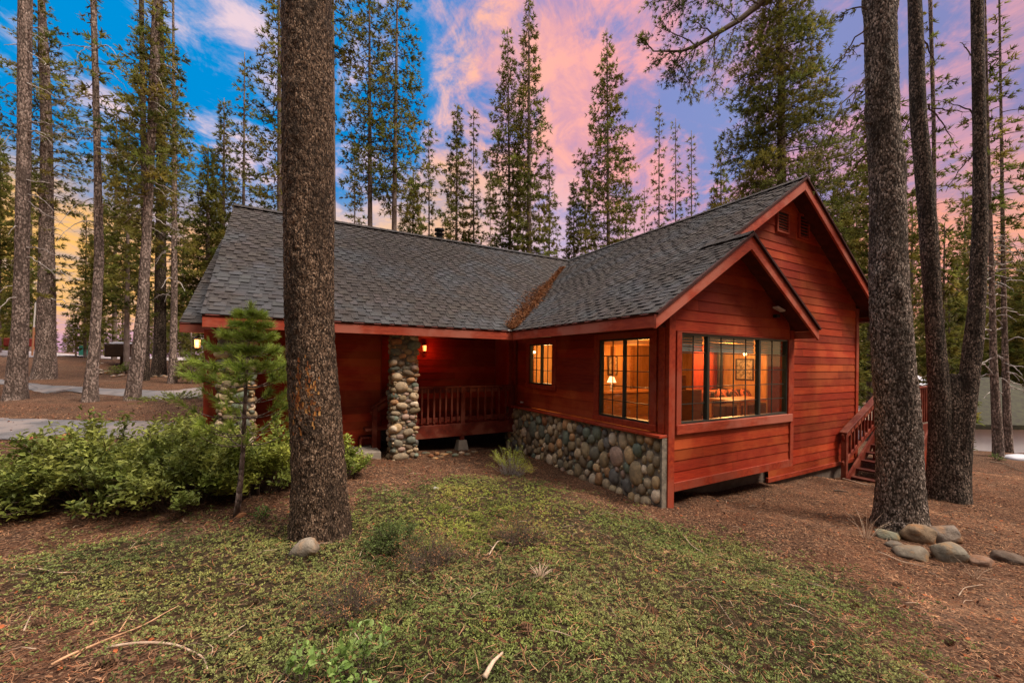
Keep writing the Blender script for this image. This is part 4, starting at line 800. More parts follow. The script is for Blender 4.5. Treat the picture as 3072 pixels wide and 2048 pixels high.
# ---------------------------------------------------------------- mid-distance trunks on the left and right
def mid_tree(edges, d, label, name='pine_tree', barkm='bark_far', dead=(), deadm='deadtwig', cr=None, fl=.14, group=None):
    pts, rad = near_trunk(edges, d, above=6); t = thing(name, label, 'tree', pts[1], group)
    trunk(pts, rad, 28, .12, .05, fl, 5, .012).build('trunk', MT[barkm], t, True)
    if dead:
        bb = MB()
        for (x0, y0, x1, y1, sag) in dead: drooper(bb, None, D(x0, y0, d=d), D(x1, y1, d=d + random.uniform(-.8, .3)), sag, random.randint(3, 8), r0=.020 * d / 13, sub=.30)
        bb.build('dead_branches', MT[deadm], t)
    if cr:
        FO, BR = MB(), MB()
        for (cx, y0, y1, Rpx, nb) in cr:                 # crown pieces along the trunk between two heights
            zb, zt = D(cx, y1, d=d)[2], D(cx, y0, d=d)[2]; R_ = Rpx * 3072 / 2352 / F * d
            q = lambda z: (np.interp(z, pts[:, 2], pts[:, 0]), np.interp(z, pts[:, 2], pts[:, 1]))
            fo, br = crown(zt, zb, R_, nb=nb, shape='column', tuft=13, k=8, ln=.16, wd=.036, droop=.35, trunk_xy=q); FO.V += fo.V; FO.F += [f + FO.n for f in fo.F]; FO.T += fo.T; FO.n += fo.n
            BR.V += br.V; BR.F += [f + BR.n for f in br.F]; BR.T += br.T; BR.n += br.n
        FO.build('crown', MT['needle'], t); BR.build('branches', MT['twig'], t)
    return t
def dz(cx, n, ya, yb, w, side=0, seed=0):
    out = []
    for i in range(n):
        y = random.uniform(ya, yb); s = random.choice((-1, 1)) if side == 0 else side; L = random.uniform(.4, 1) * w
        out.append((cx(y), y, cx(y) + s * L, y + random.uniform(-.1, .7) * L, random.uniform(-.02, .35)))
    return out
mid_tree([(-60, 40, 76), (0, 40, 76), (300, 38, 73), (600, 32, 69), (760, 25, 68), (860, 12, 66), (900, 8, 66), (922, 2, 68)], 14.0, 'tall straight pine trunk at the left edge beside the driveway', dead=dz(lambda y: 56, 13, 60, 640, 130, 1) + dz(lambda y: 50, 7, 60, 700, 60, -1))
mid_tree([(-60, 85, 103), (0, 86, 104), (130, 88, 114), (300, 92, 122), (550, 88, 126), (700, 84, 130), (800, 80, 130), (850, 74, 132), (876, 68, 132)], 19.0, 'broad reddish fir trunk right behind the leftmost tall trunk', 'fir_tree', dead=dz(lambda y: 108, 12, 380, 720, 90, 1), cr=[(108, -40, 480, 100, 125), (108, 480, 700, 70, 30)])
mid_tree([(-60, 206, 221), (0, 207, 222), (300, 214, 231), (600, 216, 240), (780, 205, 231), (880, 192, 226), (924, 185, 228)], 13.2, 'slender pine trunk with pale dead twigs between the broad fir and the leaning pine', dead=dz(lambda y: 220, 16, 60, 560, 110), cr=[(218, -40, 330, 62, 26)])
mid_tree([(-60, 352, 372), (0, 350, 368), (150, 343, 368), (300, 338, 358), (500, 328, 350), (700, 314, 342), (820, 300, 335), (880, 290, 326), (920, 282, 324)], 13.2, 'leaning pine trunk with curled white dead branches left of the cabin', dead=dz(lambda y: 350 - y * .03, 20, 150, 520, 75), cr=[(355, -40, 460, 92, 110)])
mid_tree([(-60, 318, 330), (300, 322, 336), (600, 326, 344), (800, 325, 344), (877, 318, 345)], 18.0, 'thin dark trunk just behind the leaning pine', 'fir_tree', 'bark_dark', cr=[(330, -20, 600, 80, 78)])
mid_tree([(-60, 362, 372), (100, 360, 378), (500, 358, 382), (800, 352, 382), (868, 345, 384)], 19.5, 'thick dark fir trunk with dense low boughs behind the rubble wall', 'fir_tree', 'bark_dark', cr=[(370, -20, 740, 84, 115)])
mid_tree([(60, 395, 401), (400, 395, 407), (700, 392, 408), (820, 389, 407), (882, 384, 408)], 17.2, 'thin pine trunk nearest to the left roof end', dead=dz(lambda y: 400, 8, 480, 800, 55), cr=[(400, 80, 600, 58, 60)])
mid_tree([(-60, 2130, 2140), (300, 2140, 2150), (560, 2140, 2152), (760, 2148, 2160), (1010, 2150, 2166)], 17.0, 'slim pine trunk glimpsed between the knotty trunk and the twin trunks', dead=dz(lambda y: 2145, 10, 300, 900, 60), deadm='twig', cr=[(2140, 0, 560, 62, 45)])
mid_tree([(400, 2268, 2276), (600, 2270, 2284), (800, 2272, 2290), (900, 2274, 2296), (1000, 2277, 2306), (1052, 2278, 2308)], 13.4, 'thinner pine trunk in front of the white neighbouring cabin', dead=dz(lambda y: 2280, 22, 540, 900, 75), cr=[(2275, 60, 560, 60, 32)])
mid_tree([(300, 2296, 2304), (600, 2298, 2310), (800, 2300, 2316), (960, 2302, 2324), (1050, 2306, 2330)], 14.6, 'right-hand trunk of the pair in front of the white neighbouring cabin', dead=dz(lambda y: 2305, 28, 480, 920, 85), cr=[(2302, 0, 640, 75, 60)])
# ---------------------------------------------------------------- trees standing up behind the roofs: (x, top y, distance, crown from, radius, trunk radius, style, label)
def sky_tree(x, ytop, dd, frac, R, r0, label, xtop=None, name='pine_tree', group=None, **kw):
    p = D(x, 540, d=dd); z = tz(p[0], p[1]); top = D(xtop if xtop is not None else x, ytop, d=dd); H = top[2] - z
    lean = ((top[0] - p[0]) / H, (top[1] - p[1]) / H)
    return conifer(name, label, (p[0], p[1], z), H, H * frac, R * 1.2, r0, lean=lean, group=group, **{**kw, 'tuft': int(kw['tuft'] * 1.35), 'nb': int(kw['nb'] * 1.15)})
SK = [
 (515, 225, 24, .12, 1.5, .15, 'green conifer with pointed top behind the left roof corner', 515, dict(nb=150, tuft=11)),
 (560, 120, 23, .25, 1.5, .12, 'sparse tall pine between the left roof corner and the thick porch trunk', 562, dict(nb=95, tuft=7)),
 (480, 330, 20, .05, 1.6, .16, 'low dense fir beside the left roof corner', 478, dict(nb=170, tuft=12)),
 (648, -160, 20, .35, 1.9, .17, 'grey trunk with loose boughs peeping out left of the thick porch trunk', 640, dict(nb=110, tuft=8)),
 (769, -160, 20, .72, 1.5, .16, 'pale grey trunk peeping out right of the thick porch trunk', 765, dict(nb=60, tuft=7)),
 (818, 320, 26, .22, 1.2, .09, 'small open pine just right of the thick porch trunk', 815, dict(nb=70, tuft=8)),
 (855, -130, 21, .42, 2.2, .16, 'tall bare-stemmed pine, left of the pair on the blue patch of sky', 848, dict(nb=95, tuft=8, sub=.8)),
 (904, -110, 21, .40, 2.2, .17, 'tall bare-stemmed pine, right of the pair on the blue patch of sky', 914, dict(nb=95, tuft=8, sub=.8)),
 (948, 395, 23, .05, 1.5, .11, 'dense dark short pine behind the middle of the long roof ridge', 950, dict(nb=170, tuft=13)),
 (990, 272, 26, .15, 1.0, .09, 'narrow pine with a thin tip right of the dense short pine', 985, dict(nb=95, tuft=8)),
 (1050, 238, 25, .10, 1.7, .14, 'bright green pointed conifer behind the vent pipe', 1050, dict(nb=170, tuft=11)),
 (1092, 245, 25, .12, .8, .09, 'needle-thin conifer close against the bright green pointed one', 1088, dict(nb=100, tuft=8)),
 (1130, 395, 30, .35, 1.2, .06, 'little two-stemmed pine low over the long roof ridge', 1126, dict(nb=55, tuft=7)),
 (1178, 62, 25, .33, 2.1, .14, 'tall pine with a bare grey stem, left half of the tallest pair', 1166, dict(nb=135, tuft=9)),
 (1219, -15, 24, .22, 1.9, .20, 'tallest dense pine rising over the end of the long roof ridge', 1215, dict(nb=170, tuft=9)),
 (1192, 250, 27, .25, 1.2, .08, 'thin dark stem between the two tallest pines', 1190, dict(nb=70, tuft=6)),
 (1265, 350, 28, .05, 1.5, .10, 'bushy pine right of the tallest dense pine', 1262, dict(nb=120, tuft=10)),
 (1322, 410, 26, .05, 1.5, .09, 'low dark pine at the meeting of the two roofs', 1318, dict(nb=150, tuft=12)),
 (1348, 355, 28, .05, 1.5, .10, 'dark full pine left of the tall pine above the wing roof', 1345, dict(nb=140, tuft=11)),
 (1404, 65, 25, .30, 2.0, .16, 'tall pine with a rounded column crown above the wing roof', 1394, dict(nb=150, tuft=10, shape='column')),
 (1440, 395, 28, .05, 1.4, .08, 'short pine right below the tall column-crowned pine', 1438, dict(nb=110, tuft=10)),
 (1518, 228, 28, .15, 1.2, .09, 'spindly pine with paired stems above the wing roof', 1514, dict(nb=100, tuft=8)),
 (1557, 272, 28, .12, 1.1, .09, 'spindly pine in the middle of the three above the wing roof', 1552, dict(nb=95, tuft=8)),
 (1594, 300, 27, .10, 1.1, .09, 'spindly pine nearest the big gable pine', 1588, dict(nb=95, tuft=8)),
 (1484, 430, 30, .05, 1.3, .07, 'low feathery pine left of the spindly three', 1480, dict(nb=80, tuft=8)),
 (1660, 330, 22, .05, 1.9, .10, 'soft-needled young pine under the big gable pine', 1656, dict(nb=120, tuft=11)),
 (1748, 250, 24, .05, 1.2, .07, 'thin stem half hidden by the big gable pine', 1746, dict(nb=60, tuft=7)),
 (1928, 395, 20, .05, 1.3, .08, 'pale green conifer between the gable and the knotty trunk', 1930, dict(nb=130, tuft=10)),
 (1972, 300, 24, .05, 1.5, .09, 'taller pale conifer close behind the knotty trunk', 1968, dict(nb=110, tuft=9)),
]
for (x, yt, dd, fr, Rr_, r0, lb, xt, kw) in SK: sky_tree(x, yt, dd, fr, Rr_, r0, lb, xtop=xt, **kw)
# the big pine above the gable, with its long reaching limb
p = D(1806, 420, d=15.5); z = tz(p[0], p[1]); top = D(1790, -260, d=15.5); H = top[2] - z
t = conifer('pine_tree', 'big dark pine above the gable with a long limb reaching left', (p[0], p[1], z), H, H * .30, 2.5, .23, lean=((top[0] - p[0]) / H, (top[1] - p[1]) / H), barkm='bark_far', seg=14, nb=230, tuft=34, k=10, ln=.15, wd=.024, shape='column', droop=.2, up=.05, sub=.8)
bb, ff = MB(), MB(); limb = [D(1795, -60, d=15.2), D(1750, 5, d=15), D(1700, 45, d=14.8), D(1650, 75, d=14.6), D(1600, 105, d=14.4), D(1565, 118, d=14.3), D(1500, 118, d=14.2)]
bb.tube(limb, [.13, .12, .10, .08, .06, .045, .02], 8)
for (x0, y0, x1, y1) in [(1600, 105, 1505, 60), (1600, 108, 1540, 170), (1565, 118, 1530, 195), (1640, 80, 1570, 40), (1650, 78, 1612, 170), (1700, 50, 1640, 10), (1565, 118, 1490, 150), (1500, 118, 1468, 85), (1690, 60, 1655, 150), (1600, 105, 1560, 215), (1740, 10, 1600, -30), (1600, -10, 1480, 10), (1600, -10, 1520, 40), (1660, -20, 1560, 20), (1560, 150, 1600, 230), (1640, 85, 1640, 220)]:
    drooper(bb, ff, D(x0, y0, d=14.6), D(x1, y1, d=14.2 + random.uniform(-.4, .4)), .05, 46, .13, .022, 11, .028, .5)
off = ROOT[t.name]
bb.V = [v - off for v in bb.V]; ff.V = [v - off for v in ff.V]; bb.build('long_limb', MT['twig'], t, off=np.zeros(3)); ff.build('limb_sprays', MT['needle'], t, off=np.zeros(3))
# ---------------------------------------------------------------- forest fill, copied from a few models
protos = []
for i, (H, fr, R_, nb, r0) in enumerate([(13, .06, 1.7, 150, .12), (16, .22, 1.8, 150, .14), (10, .03, 1.6, 130, .10), (18, .38, 1.9, 120, .16), (12, .12, 1.3, 110, .09)]):
    protos.append((H, i, (H, fr, R_, nb, r0)))
protoobj = {}
def fill(spots, group, lab, name='pine_tree'):
    for (x, yg, dd, k, sc) in spots:
        p = D(x, 800, d=dd); z = tz(p[0], p[1]) - .1; H, i, (h_, fr, R_, nb, r0) = protos[k]
        if i not in protoobj:
            t = conifer(name, lab, (p[0], p[1], z), h_, h_ * fr, R_, r0, group=group, nb=nb, tuft=11, k=7, ln=.24, wd=.055); protoobj[i] = t; t.rotation_euler.z = rng.uniform(0, 6); t.scale = (sc,) * 3
        else: copy_thing(protoobj[i], (p[0], p[1], z), rng.uniform(0, 6), sc * np.array([1, 1, rng.uniform(.9, 1.15)]), lab, group)
sp_ = []
for _ in range(26): sp_.append((random.uniform(-70, 470), 0, random.uniform(36, 66), random.choice((0, 2, 2, 4, 0)), random.uniform(.5, .95)))
fill(sp_, 'distant trees beyond the road on the left', 'distant green conifer beyond the pale road at the left')
sp_ = [(random.uniform(150, 470), 0, random.uniform(24, 31), random.choice((0, 1, 4)), random.uniform(.7, 1.0)) for _ in range(5)]
fill(sp_, 'conifers between the driveway and the cabin', 'green conifer rising behind the left trunks and beside the roof end')
sp_ = [(random.uniform(-60, 160), 0, random.uniform(24, 34), random.choice((1, 3, 0)), random.uniform(.8, 1.1)) for _ in range(4)]
fill(sp_, 'conifers behind the two leftmost trunks', 'tall conifer behind the two leftmost trunks')
sp_ = [(x, 0, random.uniform(33, 48), random.choice((0, 2, 4)), random.uniform(.6, .95)) for x in np.linspace(780, 1650, 25)]
fill(sp_, 'far conifers low above the roof ridges', 'far small conifer whose tip shows just above the roof ridges')
sp_ = [(random.uniform(1900, 2420), 0, random.uniform(17, 42), random.choice((0, 1, 2, 3, 4)), random.uniform(.8, 1.15)) for _ in range(42)] + [(random.uniform(2120, 2430), 0, random.uniform(20, 30), random.choice((1, 3, 1, 0)), random.uniform(.85, 1.15)) for _ in range(12)]
sp_ = [(x, a_, (d_ + 14 if x > 2180 and d_ < 26 else d_), k_, s_) for x, a_, d_, k_, s_ in sp_]
fill(sp_, 'conifers in the wood right of the cabin', 'conifer in the wood behind the trunks on the right')
# ================================================================ driveways and the far road
def ribbon(near, far, name, mat, nu=90, nv=14, lift=.02):
    def pl(pts):
        pts = np.array(pts, float); s = np.r_[0, np.cumsum(np.hypot(*np.diff(pts, axis=0).T))]; q = np.linspace(0, s[-1], nu); return np.stack([np.interp(q, s, pts[:, i]) for i in (0, 1)], 1)
    a, b_ = pl([gp(*p)[:2] for p in near]), pl([gp(*p)[:2] for p in far]); v = np.linspace(0, 1, nv)[None, :, None]
    wob = .05 * vnoise(np.c_[a * 3, a[:, 0] * 0])[:, None, None] * (1 - v) + .05 * vnoise(np.c_[b_ * 3, a[:, 0] * 0 + 5])[:, None, None] * v
    q = a[:, None] * (1 - v) + b_[:, None] * v + wob; z = terr(q[..., 0], q[..., 1]) + lift
    i = np.arange(nu - 1)[:, None] * nv; j = np.arange(nv - 1)[None]; mb = MB(); mb.add(np.c_[q.reshape(-1, 2), z.ravel()], np.stack([i + j, i + nv + j, i + nv + j + 1, i + j + 1], -1).reshape(-1, 4))
    return tag(mb.build(name, mat, smooth=True), kind='structure')
ribbon([(-400, 1330), (0, 1320), (200, 1319), (450, 1322), (590, 1330)], [(-400, 1252), (0, 1255), (120, 1259), (268, 1263), (450, 1266), (590, 1268)], 'driveway', MT['asphalt'])
ribbon([(-200, 1150), (0, 1157), (82, 1167), (245, 1183), (367, 1190), (421, 1194), (530, 1196), (602, 1196)], [(-200, 1132), (0, 1140), (82, 1150), (245, 1163), (367, 1169), (421, 1176), (530, 1174), (602, 1163)], 'driveway', MT['asphalt'])
ribbon([(-100, 1064), (171, 1070), (262, 1074), (385, 1079), (500, 1081), (620, 1083)], [(-100, 1054), (171, 1062), (262, 1067), (385, 1071), (500, 1075), (620, 1077)], 'road', M('pale_road', (.46, .40, .40), (.36, .31, .31), 4, rough=.9), nv=6, lift=.05)
# ================================================================ ground cover and litter
def scatter(n, dmax, power=1.0):
    """random ground points, denser near the camera, over the yard the camera faces"""
    dd = 1.25 + (dmax - 1.25) * rng.uniform(0, 1, n) ** power; t = rng.uniform(-1.02, 1.02, n) * 1.33; r = dd * t
    x = r * math.cos(YAW) + dd * math.sin(YAW); y = dd * math.cos(YAW) - r * math.sin(YAW); return x, y, dd
def outside(x, y):
    house = ((x > 4.8) & (x < 12.4) & (y > 4.6)) | ((x > -1.3) & (x < 4.9) & (y > 8.5)) | ((x > 4.8) & (x < 5.1) & (y > 4.0))
    return ~house
PATCH = lambda x, y: vnoise(np.c_[x * 1.3, y * 1.3, x * 0 + 4]) + .6 * vnoise(np.c_[x * 4.1, y * 4.1, x * 0 + 8])
x, y, dd = scatter(105000, 7.2, .95); keep = soft_green(x, y, .26) & outside(x, y) & (rng.uniform(-1.5, 1.0, len(x)) < PATCH(x, y) + .25); x, y, dd = x[keep], y[keep], dd[keep]
z = terr(x, y); mound = .035 * (1 + vnoise(np.c_[x * 3, y * 3, x * 0 + 2])); n = len(x); base = np.c_[x, y, z + .004 + mound * rng.uniform(.1, 1, n)]
k = 6; C = np.repeat(base, k, 0); ang = rng.uniform(0, 6.28, n * k); el_ = rng.uniform(.05, .9, n * k); dv = np.c_[np.cos(ang) * np.cos(el_), np.sin(ang) * np.cos(el_), np.sin(el_)]
C = C + dv * rng.uniform(0, .012, (n * k, 1)); yc = gD(1130, 1185); yel = np.clip(1.25 * np.exp(-((x - yc[0]) ** 2 + (y - yc[1]) ** 2) / 1.5) + .35 * vnoise(np.c_[x * 1.9, y * 1.9, x * 0 + 1]), 0, 1)[:, None]
tn = rng.uniform(.55, 1.3, (n, 1)) * (np.array([[.88, .90, .92]]) * (1 - yel) + np.array([[1.35, 1.28, .85]]) * yel); tn = np.repeat(tn, k, 0) * rng.uniform(.8, 1.25, (n * k, 1)); dead = rng.uniform(0, 1, n * k) < .014; tn[dead] = (1.2, .5, .35)
mb = MB(); ll = np.repeat(.0115 + .0016 * dd, k)[:, None]
leaves(mb, C, dv, ll, ll * .52, tn, .25); tag(mb.build('ground_cover', MT['mat'], smooth=False), 'low leafy green ground cover spreading over the front yard', 'ground cover', kind='stuff')
def needle_litter(n, dmax, green, name, label, ln, wd, pal, power=.9, lift=.004):
    x, y, dd = scatter(n, dmax, power); g_ = soft_green(x, y); keep = outside(x, y) & (rng.uniform(0, 1, n) < np.where(g_, green, 1.)); x, y, dd = x[keep], y[keep], dd[keep]; g_ = g_[keep]; n = len(x)
    z = terr(x, y) + lift + rng.uniform(0, .012, n) + g_ * rng.uniform(.02, .05, n); a = rng.uniform(0, 6.28, n); L = ln * rng.uniform(.5, 1.3, n); w_ = wd * (1 + dd * .22) * .42
    dv = np.c_[np.cos(a), np.sin(a), rng.normal(0, .12, n)]; s = np.c_[-np.sin(a), np.cos(a), 0 * a] * w_[:, None]; c = np.c_[x, y, z]; bend = s / (w_[:, None] + 1e-9) * (rng.uniform(-.15, .15, n) * L)[:, None]
    V = np.stack([c - s, c + s, c + dv * (L * .5)[:, None] + bend + s, c + dv * (L * .5)[:, None] + bend - s, c + dv * L[:, None] + s * .4, c + dv * L[:, None] - s * .4], 1).reshape(-1, 3); i = np.arange(n)[:, None] * 6
    mb = MB(); tint = pal[rng.integers(0, len(pal), n)] * rng.uniform(.7, 1.3, (n, 1)); mb.add(V, np.concatenate([i + [0, 1, 2, 3], i + [3, 2, 4, 5]]), np.repeat(tint, 6, 0)); tag(mb.build(name, MT['litter']), label, 'ground litter', kind='stuff')
needle_litter(90000, 11, .30, 'pine_needle_litter', 'brown fallen pine needles scattered over the yard', .075, .0026, np.array([(1, 1, 1), (1.5, 1.35, 1.2), (.6, .55, .5), (1.3, .9, .7), (1.9, 1.8, 1.6)]))
# bark chips and dead leaves
x, y, dd = scatter(15000, 12, .85); keep = outside(x, y) & (rng.uniform(0, 1, len(x)) < np.where(soft_green(x, y), .10, 1.)); x, y, dd = x[keep], y[keep], dd[keep]; n = len(x); dv = rdir(n); dv[:, 2] *= .3; mb = MB(); sz_ = (rng.uniform(.012, .035, n) * (1 + dd * .06))[:, None]
pal = np.array([(1, 1, 1), (1.4, 1.2, 1), (.5, .5, .5), (1.6, .8, .5), (2.0, 1.9, 1.7), (.35, .3, .3)]); leaves(mb, np.c_[x, y, terr(x, y) + .008 + .02 * soft_green(x, y)], dv, sz_, sz_ * .6, pal[rng.integers(0, 6, n)], .1)
tag(mb.build('bark_chips', MT['litter']), 'bark chips and dead leaves strewn over the yard', 'ground litter', kind='stuff')
# twigs too small to tell apart
mb = MB(); x, y, dd = scatter(300, 11, .9); ok = outside(x, y)
for xx, yy, d_ in zip(x[ok], y[ok], dd[ok]):
    a = random.uniform(0, 6.28); L = random.uniform(.05, .20); p = np.array([xx, yy, tz(xx, yy) + .02 + (.03 if soft_green(np.array([xx]), np.array([yy]))[0] else 0)]); v = np.array([math.cos(a), math.sin(a), 0]); s = np.array([-v[1], v[0], 0]) * random.uniform(-.2, .2) * L
    mb.tube([p, p + v * L * .3 + s * .5 + UP * .006, p + v * L * .5 + s + UP * .010, p + v * L * .75 + s * .9, p + v * L - UP * .005 + s * .3], np.array([.003, .0028, .0024, .002, .001]) * random.uniform(.5, 1.2), 4, random.uniform(.6, 1.2))
tag(mb.build('twig_litter', MT['stick']), 'small pale twigs scattered over the yard', 'ground litter', kind='stuff')
# ================================================================ fallen sticks one can tell apart
def stick(pts, r, label, side=(), group=None, tint=1.):
    g_ = [gp(*p) + (0, 0, r + .022) for p in pts]; g_ = np.array(g_); s = np.linspace(0, len(g_) - 1, 14); path = np.stack([np.interp(s, np.arange(len(g_)), g_[:, i]) for i in range(3)], 1)
    path[1:-1] = (path[:-2] + path[1:-1] * 2 + path[2:]) / 4; path[:, 2] += .012 * np.sin(s * 2.1)
    mb = MB(); mb.tube(path, np.linspace(r, r * .45, 14), 7, tint)
    for sd in side: q = np.array([gp(*p) + (0, 0, r + .025) for p in sd]); mb.tube(q, np.linspace(r * .6, r * .3, len(q)), 5, tint)
    solo(mb, 'fallen_stick', MT['stick'], label, 'stick', tuple(g_[0] - (0, 0, r + .02)), group, True)
A7 = lambda *p: [(a * .5102, 1400 + c_ * .5102) for a, c_ in p]; A8 = lambda *p: [(1100 + a * .5527, 1400 + c_ * .5527) for a, c_ in p]; A9 = lambda *p: [(2300 + a * .4465, 1100 + c_ * .4465) for a, c_ in p]
stick(A7((300, 1240), (480, 1150), (700, 1010), (880, 940), (1050, 855)), .0075, 'long forked tan stick at the lower left of the yard', [A7((700, 1010), (790, 880)), A7((440, 1170), (530, 1080))], tint=np.array((1.2, .95, .75)))
stick(A7((630, 1098), (860, 1078), (1050, 1075), (1150, 1130), (1210, 1200), (1222, 1262)), .0085, 'thick pale stick bent like a hook at the lower left', tint=1.15)
stick(A7((175, 620), (340, 665), (510, 645)), .006, 'thin pale stick lying right below the left shrubs', tint=1.3)
stick(A7((1315, 1050), (1440, 965)), .005, 'short straight stick with a brown knob in front of the thick trunk')
stick(A7((140, 1005), (180, 920)), .005, 'tiny stick at the left edge above the long forked one')
stick(A8((640, 1185), (690, 1110), (737, 1055)), .014, 'stout pale stick end poking in at the bottom of the yard', tint=1.25)
stick(A8((1870, 720), (1930, 800), (1990, 880)), .005, 'thin dark twig slanting down the right part of the green cover', tint=.6)
stick(A8((2110, 640), (2230, 670), (2350, 725)), .006, 'long low twig where green cover meets needles at the right', tint=.85)
stick(A8((1710, 380), (1760, 450), (1845, 487)), .006, 'bent pale twig in the green cover below the stone corner', tint=1.2)
stick(A8((665, 500), (715, 420), (810, 430)), .006, 'forked pale twig beside the dry grass tuft in the yard', [A8((690, 460), (650, 440))], tint=1.2)
stick(A9((510, 765), (590, 790), (680, 805)), .020, 'flat weathered board end lying below the right stairs', tint=.9)
stick(A9((450, 845), (550, 862)), .020, 'short dark stick in front of the right foundation', tint=.35)
stick(A9((750, 1260), (900, 1340), (1060, 1350)), .005, 'pale curved twig lying in front of the rock pile', tint=1.3)
stick(A9((1500, 665), (1600, 680), (1720, 712)), .018, 'long dark branch lying on the needles at the right edge', tint=.4)
stick(A9((1290, 1560), (1330, 1510), (1450, 1475)), .005, 'bent tan twig at the lower right corner of the yard')
# rotten log beside the driveway
a, b_ = gp(85, 1335), gp(225, 1322); mb = MB(); s = np.linspace(0, 1, 12)[:, None]; mb.tube(a + (b_ - a) * s + (0, 0, .06), .085 + .02 * rng.normal(size=12), 12, np.array((1.5, .62, .42))); solo(mb, 'rotten_log', MT['bark_far'], 'rotten reddish log at the edge of the near driveway', 'log', tuple(a), smooth=True)
# ================================================================ rocks
def cutrock(Q, n):
    for d_ in rdir(n):
        h_ = random.uniform(.58, .86); t_ = Q @ d_; Q = Q - np.maximum(t_ - h_, 0)[:, None] * d_ * .88
    return Q
def rock(px, py, hw, hh, label,  tint=(1, 1, 1), group=None, deep=.7, name='rock', lump=.30, lift=0., mat='rock', rot=0., dsh=0., cuts=9):
    """rock whose visible outline is centred at (px,py) with half sizes hw, hh (2352-wide view)"""
    k_ = 3072 / 2352; b_ = gD(px, py + hh); dp = depth(b_) + hw * k_ / F * depth(b_) * deep + dsh; c_ = D(px, py, d=dp); r1_ = hw * k_ / F * dp; r2_ = hh * k_ / F * dp
    side = np.array([math.cos(YAW), -math.sin(YAW), 0]); fw = np.array([math.sin(YAW), math.cos(YAW), 0]); cr_, sr_ = math.cos(rot), math.sin(rot)
    mb = MB(); V, Fc = ico(); e1 = side * cr_ + UP * sr_; e3 = -side * sr_ + UP * cr_; sdv = random.uniform(0, 99)
    import bmesh
    Q = V * (1 + lump * .9 * vnoise(V * 1.5 + sdv)[:, None] + lump * .35 * vnoise(V * 3.3 + sdv)[:, None]); Q = Q = cutrock(Q, cuts); Q /= np.abs(Q).max(0)
    Q = Q[:, :1] * e1 * r1_ + Q[:, 1:2] * fw * r1_ * deep + Q[:, 2:] * e3 * r2_ + c_ + UP * lift; mb.add(Q, Fc, np.tile(tint, (len(Q), 1)))
    return solo(mb, name, MT[mat], label, 'rock', (c_[0], c_[1], c_[2] - r2_), group, True)
G1 = 'rocks piled at the foot of the knotty trunk'
rock(2160, 1226, 42, 24, 'wide flat grey rock behind the big round one, right of the pile', (1.15, 1.05, 1.), G1, lift=.01)
rock(2034, 1228, 30, 15, 'mossy grey rock at the left end of the pile', (.9, 1., .85), G1)
rock(2052, 1250, 24, 12, 'small brown rock low at the left of the pile', (.8, .75, .7), G1)
rock(2092, 1270, 40, 20, 'low brown-and-grey rock in front of the pile, left of the big round one', (1.0, .95, .85), G1)
rock(2108, 1226, 44, 26, 'large tan slab resting on top of the pile', (1.25, 1.0, .75), G1, rot=-.1, lift=.02)
rock(2178, 1268, 42, 30, 'big round grey-brown rock at the front right of the pile', (1.05, 1.05, .95), G1)
rock(2252, 1291, 32, 17, 'pinkish rock lying alone right of the pile', (1.2, .85, .7), G1, rot=-.2)
rock(2318, 1283, 46, 17, 'long dark half-buried rock at the right edge', (.6, .5, .45), G1, rot=-.15)
rock(706, 1262, 42, 27, 'grey and rust rock leaning on the foot of the thick trunk', (1.35, 1.3, 1.2), rot=.2, deep=.5, cuts=4)
rock(705, 1336, 48, 12, 'flat reddish rock half buried in the green below the thick trunk', (1.1, .8, .7))
rock(553, 1184, 12, 8, 'small orange-brown stone at the foot of the young pine', (2.1, 1.1, .6))
rock(1000, 1122, 13, 5, 'small flat grey stone in the needles before the porch', (1.7, 1.9, 2.0))
peb = [(978, 1040), (990, 1046), (1003, 1041), (1012, 1049), (1020, 1043), (1031, 1039), (1046, 1045), (1060, 1040), (1000, 1052), (1090, 1038), (1074, 1043)]
for i, (x_, y_) in enumerate(peb): rock(x_, y_, random.uniform(6, 11), random.uniform(3, 5), 'small rounded pebble on the needles between stone column and porch post', PAL[rng.integers(len(PAL))] * 5, 'pebbles right of the stone column', name='pebble', lump=.12, cuts=2)
for i in range(64): rock(random.uniform(215, 470), random.uniform(834, 866) if i % 3 else random.uniform(845, 858), random.uniform(4, 8), random.uniform(2.5, 4.5), 'rough stone in the low rubble bank below the road', np.array(random.choice([(1.8, 1.6, 1.5), (1.4, 1.1, .9), (1.0, .85, .7), (2.4, 2.3, 2.2)])), 'stones of the rubble bank below the road', lump=.3, name='bank_stone')
